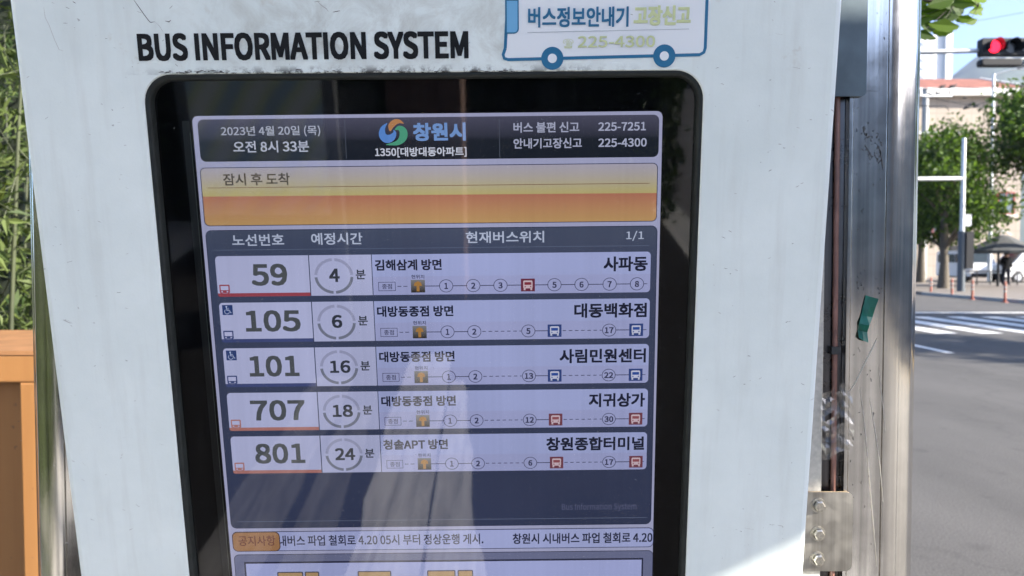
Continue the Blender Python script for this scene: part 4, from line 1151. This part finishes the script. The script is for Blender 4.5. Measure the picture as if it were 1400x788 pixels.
for k in range(4):
    cx = x0 + .27 + k * .36
    ci = lambda rr, yy: [(cx + rr * math.cos(2 * math.pi * q / 20), yy, zB + rr * math.sin(2 * math.pi * q / 20)) for q in range(20)]
    b = MB(); b.add(ci(.135, -.147), [tuple(range(20))]); b.build('lens', M['lens_red'] if k == 0 else M['lens_off'], tl)
    b = MB()
    vs, fs = [], []
    for q in range(15):
        t = R(-30 + 240 * q / 14); vs += [(cx + .15 * math.cos(t), -.14, zB + .15 * math.sin(t)), (cx + .15 * math.cos(t), -.36 + .1 * abs(q - 7) / 7, zB + .15 * math.sin(t))]
    for q in range(14): fs.append((2 * q, 2 * q + 2, 2 * q + 3, 2 * q + 1))
    b.add(vs, fs, 0, True); b.build('hood', M['red_hood'] if k == 0 else M['dark_metal'], tl)
b = MB(); b.span((x0 + .02, -.10, zB - .255), (x0 + 2.0, -.02, zB - .215)); b.build('rail', M['galv'], tl)
b = MB()
lp2 = lambda y_, i: [(x, y_, z) for x, z, _ in rrect_loop(x0 - .02 + i, x0 + .86 - i, zB - .42 + i, zB - .262 - i, .05, 4)]
b.loft([lp2(-.2, .02), lp2(-.19, 0), lp2(.0, 0)], 0); b.add(lp2(-.2, .02), [tuple(range(20))]); b.add(lp2(0, 0), [tuple(range(20))])
b.build('auxiliary_box', M['dark_metal'], tl, recalc=True)
b = MB(); b.tube([(x0 + .98, -.22, zB - .36), (x0 + .98, .12, zB - .36)], [.075, .06], 12); b.tube([(x0 + .98, -.02, zB - .36), (x0 + .98, -.02, zB - .2)], .03, 6); b.build('camera_unit', M['galv'], tl)

pole = empty('signal_pole', ((1314 - 700) / FPX * 33.5, 33.5, .12))
tag(pole, 'grey pole with a white side arm and a small sign, in front of the trees', 'pole')
b = MB(); b.tube([(0, 0, 2.6), (0, 0, 6.65)], [.10, .085], 12); b.build('shaft', M['galv'], pole)
b = MB(); b.tube([(0, 0, 0), (0, 0, 2.62)], [.16, .15], 12); b.build('lower_shaft', pmat('slate_paint', (.06, .075, .09), .5), pole)
za = EYE.z + (355.5 - 245) / FPX * 33.5 - .12
b = MB(); b.tube([(0, 0, za), (-2.6, -.1, za - .03), (-7.5, -.2, za - .06)], [.085, .08, .07], 8); b.build('side_arm', pmat('white_arm', (.7, .71, .7), .5), pole)
b = MB(); b.span((.12, -.06, 2.85), (.36, .02, 3.35)); b.build('sign', pmat('sign_face', (.62, .63, .66), .5, noise=(9, .5)), pole)
b = MB(); b.span((.1, -.2, 1.0), (.42, .1, 2.6)); b.build('control_box', M['dark_metal'], pole)

def make_bollard():
    root = empty('bollard')
    b = MB(); b.tube([(0, 0, 0), (0, 0, .03)], [.11, .10], 12); b.tube([(0, 0, .03), (0, 0, .7), (0, 0, .75)], [.045, .04, .02], 12); b.build('post', M['bollard'], root)
    b = MB(); b.tube([(0, 0, .5), (0, 0, .58)], .0455, 12, caps=False); b.build('reflective_band', M['band'], root); b = MB(); b.tube([(0, 0, .36), (0, 0, .44)], .0465, 12, caps=False); b.build('reflective_band', M['band'], root)
    return root
b0 = make_bollard()
bl = [(1273, 403), (1302, 406.5), (1330, 410), (1361, 414), (1397, 418)]
blab = ['orange bollard nearest the right steel post, before the tree trunk', 'orange bollard between the tree trunk and the signal pole', 'orange bollard just right of the signal pole', 'orange bollard under the middle of the parasol', 'orange bollard at the right picture edge']
for i, (px, py) in enumerate(bl):
    D = FPX * 1.5 / (py - 355.5); o = b0 if i == 0 else copy_tree(b0)
    o.location = (max((px - 700) / FPX * D, FX - .3), D, .0)
    tag(o, blab[i], 'bollard', 'orange bollards along the far kerb')

# crosswalk shade parasol
M['canvas'] = pmat('dark_grey_canvas', (.075, .078, .078), .85, noise=(6, .2))
ps = empty('shade_parasol', (25.5, 40.0, .12))
tag(ps, 'large dark grey shade parasol on the far corner', 'parasol')
b = MB(); b.tube([(0, .3, 0), (0, .3, 2.9)], [.07, .05], 10); b.build('pole', M['dark_metal'], ps)
b = MB()
n8 = 8; R0 = 1.95
def oc(rr, z, sag=0): return [(rr * math.cos(2 * math.pi * (k + .5 * 0) / 16) * (1 if k % 2 == 0 else .955), rr * math.sin(2 * math.pi * k / 16) * (1 if k % 2 == 0 else .955), z - (sag if k % 2 else 0)) for k in range(16)]
b.loft([oc(R0, 1.72), oc(R0 * 1.0, 1.86), oc(R0 * .55, 2.22), oc(R0 * .16, 2.62), oc(.03, 2.68)], 0)
b.build('canopy', M['canvas'], ps)
b = MB()
for k in range(8):
    t = 2 * math.pi * k / 8; b.tube([(0, .3 * (1 - 1), 2.6), (R0 * .98 * math.cos(t), R0 * .98 * math.sin(t), 1.78)], .014, 5)
b.build('ribs', M['dark_metal'], ps)
b = MB(); b.tube([(0, 0, 2.66), (0, 0, 2.95)], .03, 6); b.tube([(-.45, 0, 2.66), (-.2, 0, 2.86), (.2, 0, 2.86), (.45, 0, 2.66)], .022, 5); b.build('finial', M['galv'], ps)

# low black guard rail in front of the pavement
gr = empty('guard_rail', (27.4, 41.2, .12))
tag(gr, 'low black guard rail behind the standing person', 'railing')
b = MB()
b.span((-2.6, 1.0, .72), (3.4, 1.05, .78)); b.span((-2.6, 1.0, .12), (3.4, 1.05, .2))
for k in range(9): b.span((-2.6 + k * .74, 1.0, 0), (-2.55 + k * .74, 1.05, .715))
b.build('rail', M['dark_metal'], gr)

# person waiting under the parasol
def skin_body(name, verts, edges, radii, mats, parent, face_mat):
    me = bpy.data.meshes.new(name); me.from_pydata([Vector(v) for v in verts], edges, [])
    o = bpy.data.objects.new(name, me); COL.objects.link(o)
    md = o.modifiers.new('skin', 'SKIN'); ss = o.modifiers.new('sub', 'SUBSURF'); ss.levels = 2; ss.render_levels = 2
    for v, r_ in zip(me.skin_vertices[0].data, radii): v.radius = (r_[0], r_[1]) if isinstance(r_, tuple) else (r_, r_)
    me.skin_vertices[0].data[0].use_root = True
    dg = bpy.context.evaluated_depsgraph_get()
    nm = bpy.data.meshes.new_from_object(o.evaluated_get(dg))
    bpy.data.objects.remove(o); nm.name = name
    nm.materials.clear()
    for q in mats: nm.materials.append(q)
    for p in nm.polygons: p.material_index = face_mat(p.center); p.use_smooth = True
    ob = bpy.data.objects.new(name, nm); COL.objects.link(ob); ob.parent = parent
    return ob
D = 41.2
pr = empty('person', ((1375.5 - 700) / FPX * D, D, .12), R(10))
pr.scale = (1.28, 1.2, 1.02)
tag(pr, 'person in a dark jacket and dark trousers standing under the parasol', 'person')
V_ = [(0, 0, .95), (0, 0, 1.12), (0, .0, 1.30), (0, .01, 1.43), (0, -.01, 1.53), (0, -.02, 1.60), (0, -.02, 1.70),
      (.17, .01, 1.40), (.25, .03, 1.15), (.19, -.10, .96), (-.17, .01, 1.40), (-.25, .03, 1.15), (-.19, -.10, .96),
      (.10, 0, .88), (.11, -.01, .50), (.12, .02, .10), (.13, -.13, .04), (-.10, 0, .88), (-.12, .01, .50), (-.13, .03, .10), (-.16, -.12, .04)]
E_ = [(0, 1), (1, 2), (2, 3), (3, 4), (4, 5), (5, 6), (3, 7), (7, 8), (8, 9), (3, 10), (10, 11), (11, 12), (0, 13), (13, 14), (14, 15), (15, 16), (0, 17), (17, 18), (18, 19), (19, 20)]
Rr = [(.16, .12), (.17, .12), (.19, .13), (.14, .10), (.055, .055), (.085, .095), (.075, .085), .075, .055, .045, .075, .055, .045, .095, .07, .05, .04, .095, .07, .05, .04]
def fm(c):
    if c.z > 1.49: return 2
    if c.z < .10: return 3
    if c.z < .86: return 1
    return 0
skin_body('body', V_, E_, Rr, [pmat('black_jacket', (.006, .0065, .008), .95, spec=.1), pmat('dark_trousers', (.010, .012, .02), .95, spec=.1), pmat('skin', (.42, .25, .17), .5), pmat('shoe', (.02, .02, .02), .5)], pr, fm)
b = MB()
vs, fs = [], []
for j in range(7):
    for i in range(14):
        t = 2 * math.pi * i / 14; f = R(-15 + 105 * j / 6); vs.append((.098 * math.cos(f) * math.cos(t), .0 + .108 * math.cos(f) * math.sin(t) + .005, 1.655 + .115 * math.sin(f)))
for j in range(6):
    for i in range(14): fs.append((j * 14 + i, j * 14 + (i + 1) % 14, (j + 1) * 14 + (i + 1) % 14, (j + 1) * 14 + i))
b.add(vs, fs, 0, True); b.build('hair', pmat('black_hair', (.012, .01, .009), .6), pr)

# white vans
M['car_white'] = pmat('white_car_paint', (.80, .80, .80), .25)
M['car_glass'] = pmat('car_glass', (.03, .04, .045), .08)
M['tyre'] = pmat('tyre', (.02, .02, .02), .8)
M['rim'] = pmat('wheel_rim', (.5, .5, .52), .35, .8)
M['lamp'] = pmat('lamp_glass', (.7, .7, .7), .1)
M['tail'] = pmat('tail_lamp', (.35, .02, .02), .2)
def make_van():
    root = empty('white_van')
    side = [(-2.35, .35), (-2.4, .75), (-2.3, 1.05), (-1.75, 1.2), (-1.15, 1.88), (-.95, 1.97), (2.15, 1.97), (2.32, 1.85), (2.38, 1.1), (2.38, .35)]
    b = MB(); n = len(side)
    def lp(y, sh): return [(x * (1 - sh * .01), y, .35 + (z - .35) * (1 - sh * .012)) for x, z in side]
    b.loft([lp(-.86, 2), lp(-.88, 0), lp(.88, 0), lp(.86, 2)], 0); b.add(lp(-.86, 2), [tuple(range(n))]); b.add(lp(.86, 2), [tuple(range(n))])
    b.build('body', M['car_white'], root, recalc=True)
    for y in (-.884, .884):
        for x0, x1, xt in ((-1.25, -.35, .35), (-.25, .95, 0), (1.05, 2.15, 0)):
            b = MB(); b.add([(x0, y, 1.22), (x1, y, 1.22), (x1, y, 1.75), (x0 + xt, y, 1.75)], [(0, 1, 2, 3)])
            b.build('side_window', M['car_glass'], root)
    b = MB(); b.add([(-1.79, -.74, 1.22), (-1.79, .74, 1.22), (-1.19, .70, 1.84), (-1.19, -.70, 1.84)], [(0, 1, 2, 3)]); b.build('windscreen', M['car_glass'], root)
    for x in (-1.5, 1.45):
        for y in (-.80, .80):
            b = MB(); b.tube([(x, y - .1, .33), (x, y + .1, .33)], .33, 20); w = b.build('wheel', M['tyre'], root)
            b = MB(); yy = y + (.104 if y > 0 else -.104); b.tube([(x, yy, .33), (x, yy + .004, .33)], .2, 14); b.build('rim', M['rim'], w)
    for y in (-.62, .62):
        b = MB(); b.span((-2.42, y - .16, .72), (-2.36, y + .16, .9)); b.build('headlight', M['lamp'], root)
        b = MB(); b.span((2.372, y - .12, .8), (2.40, y + .12, 1.1)); b.build('tail_light', M['tail'], root)
    b = MB(); b.span((-2.46, -.8, .3), (-2.3, .8, .55)); b.build('bumper', M['dark_metal'], root); b = MB(); b.span((2.3, -.8, .3), (2.44, .8, .55)); b.build('bumper', M['dark_metal'], root)
    return root
van = make_van(); van.location = (31.9, 47.0, .12)
tag(van, 'white van behind the standing person and the guard rail', 'van', 'white vans parked before the building')
v2 = copy_tree(van); v2.location = (29.3, 49.5, .12); v2.rotation_euler = (0, 0, R(84))
tag(v2, 'white van seen end on, just right of the grey signal pole', 'van', 'white vans parked before the building')

# ------------------------------------------------------------------ buildings
def tile_wall(name, c, scale):
    m, N, L = new_mat(name); p = N['Principled BSDF']
    tc = N.new('ShaderNodeTexCoord'); mp = N.new('ShaderNodeMapping'); mp.inputs['Rotation'].default_value = (R(90), 0, 0)
    br = N.new('ShaderNodeTexBrick'); br.offset = 0
    br.inputs['Color1'].default_value = (*c, 1); br.inputs['Color2'].default_value = (*[q * .93 for q in c], 1); br.inputs['Mortar'].default_value = (*[q * .7 for q in c], 1)
    br.inputs['Scale'].default_value = scale; br.inputs['Mortar Size'].default_value = .012; br.inputs['Row Height'].default_value = .5
    L.new(tc.outputs['Object'], mp.inputs[0]); L.new(mp.outputs[0], br.inputs['Vector']); L.new(br.outputs[0], p.inputs['Base Color']); p.inputs['Roughness'].default_value = .8
    return m
M['beige'] = tile_wall('beige_stone_tile', (.36, .305, .25), .55)
M['eave'] = pmat('white_eave', (.74, .73, .70), .7)
M['roof'] = pmat('red_brown_roof', (.22, .085, .06), .8, noise=(1.5, .25))
M['red_frame'] = pmat('red_window_frame', (.28, .035, .03), .5)
M['pane'] = pmat('window_pane', (.10, .13, .15), .08)
bd = empty('beige_building', (22.0, 60.0, .12))
tag(bd, 'beige tiled building with red window frames and a red brown roof', 'building')
BW, BD, BH = 17.6, 16, 14.0
b = MB(); b.span((0, 0, -.1), (BW, BD, BH)); b.build('wall', M['beige'], bd)
b = MB(); b.span((-.7, -.7, BH + .002), (BW + .5, BD + .5, BH + .55)); b.build('eave', M['eave'], bd)
rf = MB()
A_ = [(-.6, -.6, BH + .555), (BW + .4, -.6, BH + .555), (BW + .4, BD + .4, BH + .555), (-.6, BD + .4, BH + .555)]
B_ = [(-.6, 2.3, BH + 1.9), (BW - 2.0, 2.3, BH + 1.9), (BW - 2.0, BD - 2.3, BH + 1.9), (-.6, BD - 2.3, BH + 1.9)]
rf.add(A_ + B_, [(0, 1, 5, 4), (1, 2, 6, 5), (2, 3, 7, 6), (3, 0, 4, 7), (4, 5, 6, 7)])
rfo = rf.build('roof', M['roof'], bd)
b = MB(); b.tube([(BW + .4, -.6, BH + .6), (BW - 2.0, 2.3, BH + 1.95)], .09, 6); b.build('ridge_trim', M['eave'], rfo)
def window(x, z, w=1.5, h=1.75):
    f = MB()
    f.span((x - w / 2, -.10, z), (x - w / 2 + .28, .02, z + h)); f.span((x + w / 2 - .1, -.10, z), (x + w / 2, .02, z + h))
    f.span((x - w / 2 + .282, -.10, z + h - .1), (x + w / 2 - .102, .02, z + h)); f.span((x - w / 2 + .282, -.10, z), (x + w / 2 - .102, .02, z + .1)); f.span((x + .05, -.08, z + .102), (x + .11, .01, z + h - .102))
    fo_ = f.build('window', M['red_frame'], bd)
    p_ = MB(); p_.add([(x - w / 2 + .2, -.03, z + .05), (x + w / 2 - .05, -.03, z + .05), (x + w / 2 - .05, -.03, z + h - .05), (x - w / 2 + .2, -.03, z + h - .05)], [(0, 1, 2, 3)]); p_.build('pane', M['pane'], fo_)
    s_ = MB(); s_.span((x - w / 2 - .15, -.2, z - .16), (x + w / 2 + .15, .02, z - .004)); s_.build('sill', M['eave'], fo_)
for zz in (4.9, 8.6):
    for xx in (2.2, 5.6, 9.0, 11.0 if zz < 5 else 12.4, 16.35):
        if zz > 8 and xx > 9: continue
        window(xx, zz)
window(10.7, 3.3, 1.4, 1.6)
b = MB(); b.span((3.0, -.12, 0), (6.2, -.003, 2.9)); b.build('shop_front', M['pane'], bd)
b = MB(); b.span((12.2, -.12, 0), (13.4, -.003, 2.5)); b.build('door', M['dark_metal'], bd)

ap = empty('apartment_block', (150.5, 285.0, 0))
tag(ap, 'distant white apartment block rising above the red brown roof', 'building')
b = MB(); b.span((-40, 0, 0), (10.2, 14, 84)); b.span((8.2, -1.2, 0), (10.6, -.01, 86)); b.build('wall', pmat('white_render', (.72, .72, .72), .7), ap)
M['pale_window'] = pmat('pale_window', (.46, .50, .55), .3)
b = MB(); b.span((0, -.25, 0), (4.8, -.02, 1.4)); w0 = b.build('window', M['pale_window'], ap); w0.location = (-7.6, 0, 2)
for fl in range(27):
    for k in range(3):
        if fl or k:
            w_ = w0.copy(); COL.objects.link(w_); w_.parent = ap; w_.location = (-7.6 + (k - 1) * 7.6, 0, 2 + fl * 3)
b = MB(); b.span((-30, 3, 84.01), (-6, 11, 89)); b.build('roof_house', pmat('roof_house', (.62, .62, .62), .7), ap)

# ------------------------------------------------------------------ poles and overhead lines
def at(px, py, D): return Vector(((px - 700) / FPX * D, D, EYE.z - (py - 355.5) / FPX * D))
M['concrete'] = pmat('concrete_pole', (.36, .36, .35), .8, noise=(4, .15))
u1 = empty('utility_pole', (28.3, 53.0, .12)); tag(u1, 'concrete utility pole with a crossarm in front of the beige wall', 'pole')
b = MB(); b.tube([(0, 0, 0), (0, 0, 13.1)], [.26, .2], 10); b.build('shaft', M['concrete'], u1)
b = MB(); b.span((-1.6, -.26, 12.5), (1.7, -.17, 12.62)); b.build('crossarm', M['galv'], u1); b = MB(); b.span((-.8, -.26, 10.0), (3.3, -.17, 10.1)); b.build('crossarm', M['galv'], u1)
for x_ in (-1.4, -.5, .6, 1.5):
    b = MB(); b.tube([(x_, -.21, 12.62), (x_, -.21, 12.95)], [.07, .045], 6); b.build('insulator', M['dark_metal'], u1)
u2 = empty('street_lamp_post', (28.6, 46.0, .12)); u2.location.x = (1352.5 - 700) / FPX * 46
tag(u2, 'slender pale lamp post rising in front of the red brown roof', 'lamp post')
b = MB(); b.tube([(0, 0, 0), (0, 0, 12.4)], [.12, .075], 10); b.tube([(0, 0, 12.35), (.9, -.2, 12.6), (1.8, -.4, 12.62)], [.05, .04, .04], 6); b.build('shaft', M['galv'], u2)
b = MB(); b.span((1.7, -.55, 12.56), (2.5, -.28, 12.68)); b.build('lamp_head', M['galv'], u2)
def cable(label, pts, r, blobs):
    root = empty('overhead_cable', pts[0])
    tag(root, label, 'cable', 'overhead cables across the street')
    o0 = Vector(pts[0]); b = MB(); b.tube([Vector(p) - o0 for p in pts], r, 5); b.build('wire', M['dark_metal'], root)
    if blobs:
        for q, s, dn in blobs:
            q = Vector(q) - o0; s *= 1.05; b = MB(); b.tube([q + Vector((-s, 0, s * .45 * dn)), q + Vector((-s * .4, 0, s * .05)), q + Vector((s * .35, 0, -s * .1 * dn)), q + Vector((s, 0, -s * .6 * dn))], [s * .12, s * .42, s * .34, s * .1], 6); b.build('clamp', M['dark_metal'], root)
Dw = 48
cable('dark cable with clamps sagging below the white eave', [at(1180, 128, Dw), at(1255, 125, Dw), at(1300, 122, Dw), at(1352, 124, Dw), at(1480, 118, Dw)], .025, [(at(1283, 121, Dw), .2, -1), (at(1297, 121, Dw), .24, -1), (at(1267, 131, Dw), .16, 1), (at(1279, 130, Dw), .16, -1)])
cable('thin looping cable with black clamps across the beige wall', [at(1180, 128, Dw + 1), at(1255, 134, Dw + 1), at(1310, 144, Dw + 1), at(1330, 145, Dw + 1), at(1352, 140, Dw + 1), at(1480, 120, Dw + 1)], .022, [(at(1318, 149, Dw + 1), .26, -1), (at(1330, 147, Dw + 1), .2, -1), (at(1323, 145, Dw + 1), .2, 0), (at(1314, 136, Dw + 1), .14, 0)])
cable('lowest cable, drooping into the tree tops', [at(1180, 140, Dw + 2), at(1265, 147, Dw + 2), at(1288, 147, Dw + 2), at(1293, 153, Dw + 2)], .03, None)
cable('long level cable below the crowns', [at(1180, 212, 36.0), at(1300, 206, 36), at(1480, 196, 36)], .015, None)
cable('cable across the sky towards the traffic light', [at(1180, 60, 30), at(1300, 38, 30), at(1500, 2, 30)], .008, None)

# ------------------------------------------------------------------ unseen bus shelter round the viewer
M['canopy'] = pmat('shelter_roof_sheet', (.70, .72, .72), .5)
M['frame_grey'] = pmat('shelter_frame', (.20, .21, .22), .45, .5)
sh = empty('bus_shelter', (0, -.9, .13))
tag(sh, 'narrow bus shelter with a thin flat roof shading the information board', 'bus shelter')
CX1, CY0, CY1, CZ = 2.66, -.45, .15, 2.5  # roof extent set so only the board's lower right corner gets sun
b = MB(); b.span((-1.9, CY0 + .9, CZ - .13), (CX1, CY1 + .9, CZ - .13 + .06)); b.build('roof', M['canopy'], sh)
for x_ in (-1.8, 2.8):
    b = MB(); b.tube([(x_, .50, 0), (x_, .50, CZ - .132)], .045, 12); b.build('leg', M['frame_grey'], sh)
# route map board reflected in the glass
mbx = empty('route_map_board', (-1.25, -2.55, .13), R(180))
tag(mbx, 'framed route map board standing behind the viewer', 'notice board')
for x_ in (-.36, .36):
    b = MB(); b.span((x_ - .03, -.02, 0), (x_ + .03, .04, 2.0)); b.build('leg', M['frame_grey'], mbx)
m, N, L = new_mat('printed_map'); p = N['Principled BSDF']; tc = N.new('ShaderNodeTexCoord'); mp = N.new('ShaderNodeMapping'); mp.inputs['Rotation'].default_value = (0, R(35), 0)
wv = N.new('ShaderNodeTexWave'); wv.inputs['Scale'].default_value = 1.6; wv.inputs['Distortion'].default_value = 1.5
cr = N.new('ShaderNodeValToRGB'); el = cr.color_ramp.elements; el[0].color = (.45, .60, .68, 1); el[1].color = (.85, .86, .80, 1); el.new(.5).color = (.74, .80, .45, 1)
L.new(tc.outputs['Object'], mp.inputs[0]); L.new(mp.outputs[0], wv.inputs['Vector']); L.new(wv.outputs[0], cr.inputs[0]); L.new(cr.outputs[0], p.inputs['Base Color']); M['map'] = m
b = MB(); b.span((-.33, -.03, .62), (.33, -.022, 1.92)); b.build('map_sheet', M['map'], mbx)
b = MB(); b.span((-.329, -.0215, .6), (.329, .02, 1.95)); b.build('backing', M['frame_grey'], mbx)

# ------------------------------------------------------------------ surroundings behind the viewer, partly added for reflections and bounce light
M['dark_leaf'] = leaf_mat('evergreen_leaf', (.012, .026, .010), (.04, .07, .022), .15)
def hedge(x0, x1, y0, y1, h, seed, label):
    r = random.Random(seed); root = empty('clipped_hedge', ((x0 + x1) / 2, (y0 + y1) / 2, .13))
    tag(root, label, 'hedge')
    o0 = root.location; b = MB(); b.span((x0 - o0.x + .12, y0 - o0.y + .12, 0), (x1 - o0.x - .12, y1 - o0.y - .12, h - .12)); b.build('dense_core', pmat('hedge_core', (.012, .018, .008), .95), root)
    b = MB()
    for _ in range(int(5200 * max(x1 - x0, y1 - y0) / 6)):
        p = Vector((r.uniform(x0, x1), r.uniform(y0, y1), r.uniform(.05, h))) - Vector((o0.x, o0.y, 0))
        f = r.randrange(5)
        if f == 0: p.x = x0 - o0.x
        elif f == 1: p.x = x1 - o0.x
        elif f == 2: p.y = y0 - o0.y
        elif f == 3: p.y = y1 - o0.y
        else: p.z = h
        leaf(b, p + rdir(r) * .08, rdir(r), rdir(r), r.uniform(.06, .12), r.uniform(.04, .07), r.random())
    b.build('foliage', M['dark_leaf'], root)
hedge(-6.0, 1.28, -5.6, -4.7, 1.75, 61, 'dark clipped hedge running across the pavement behind the viewer')  # added hedge, stands in for the viewer's dark reflection
hedge(-5.4, -4.5, -4.4, 1.6, 2.0, 62, 'dark clipped hedge along the left side of the pavement')
hedge(-6.5, -1.0, 5.6, 6.5, 3.9, 63, 'tall dense hedge behind the row of shrubs')
for (x_, y_, k_, lb) in ((-2.9, .25, 1.0, 'shrub standing on the pavement left of the viewer'), (-3.6, -1.2, .9, 'shorter shrub beside the white house, left of the viewer')):
    c_ = copy_tree(shrub_first); c_.location = (x_, y_, .13); c_.scale = (k_, k_, k_ * .62); c_['label'] = lb
wh = empty('white_house', (-6.4, -9.0, .13)); tag(wh, 'low white house along the left side of the pavement', 'house')  # added house, its sunlit white wall bounces light onto the board
b = MB(); b.span((-7, 0, 0), (0, 9.6, 5.6)); b.build('wall', pmat('white_render_wall', (.78, .76, .73), .8, noise=(2, .06)), wh)
for y_ in (1.0, 6.2):
    b = MB(); b.span((-.02, y_, 3.1), (.04, y_ + 1.4, 4.4)); w_ = b.build('window', M['eave'], wh)
    b = MB(); b.span((.02, y_ + .08, 3.18), (.045, y_ + 1.32, 4.32)); b.build('pane', M['pane'], w_)
b = MB(); b.span((-.02, 3.4, 0), (.05, 4.4, 2.1)); b.build('door', M['red_frame'], wh)
b = MB(); b.span((-7.2, -.2, 5.602), (.25, 9.8, 5.75)); b.build('roof', M['kerb'], wh)
def block(x, y, w, d, h, c, label, floors):
    root = empty('street_block', (x, y, .1)); tag(root, label, 'building')
    b = MB(); b.span((0, 0, -.1), (w, d, h)); b.build('wall', pmat('render_wall', c, .8, noise=(.6, .1)), root)
    for f in range(floors):
        for k in range(int(d / 6)):
            b = MB(); b.span((-.03, 1.5 + k * 6, 1.2 + f * 3.2), (.02, 4.2 + k * 6, 2.8 + f * 3.2)); b.build('window', M['pane'], root)
    b = MB(); b.span((-.3, -.3, h + .002), (w + .3, d + .3, h + .4)); b.build('parapet', M['kerb'], root)
block(24, -84, 12, 52, 15.5, (.20, .17, .15), 'long brown apartment block across the road, far behind the viewer', 4)
block(24, -28, 10, 42, 6.4, (.24, .23, .21), 'low grey shop row across the road, right of the viewer', 2)

pb = empty('brick_pillar', (-.46, -3.05, .13)); tag(pb, 'short reddish brick pillar beside the route map board', 'pillar')
b = MB(); b.span((-.2, -.2, 0), (.2, .2, 1.75)); b.build('shaft', paver_mat('brown_brick', (.20, .12, .09), (.16, .09, .07), (.18, .17, .15), 9), pb)
b = MB(); b.span((-.24, -.24, 1.752), (.24, .24, 1.83)); b.build('cap', M['kerb'], pb)

# ------------------------------------------------------------------ the air between here and the mountain
hz = MB(); hz.span((-5000, -300, -1.5), (5200, 4300, 1150))
m, N, L = new_mat('air'); N.remove(N['Principled BSDF']); pv = N.new('ShaderNodeVolumePrincipled')
pv.inputs['Color'].default_value = (.56, .68, .92, 1); pv.inputs['Density'].default_value = 1.0e-4; pv.inputs['Anisotropy'].default_value = .3
L.new(pv.outputs[0], N['Material Output'].inputs['Volume'])
tag(hz.build('haze', m), kind='stuff')
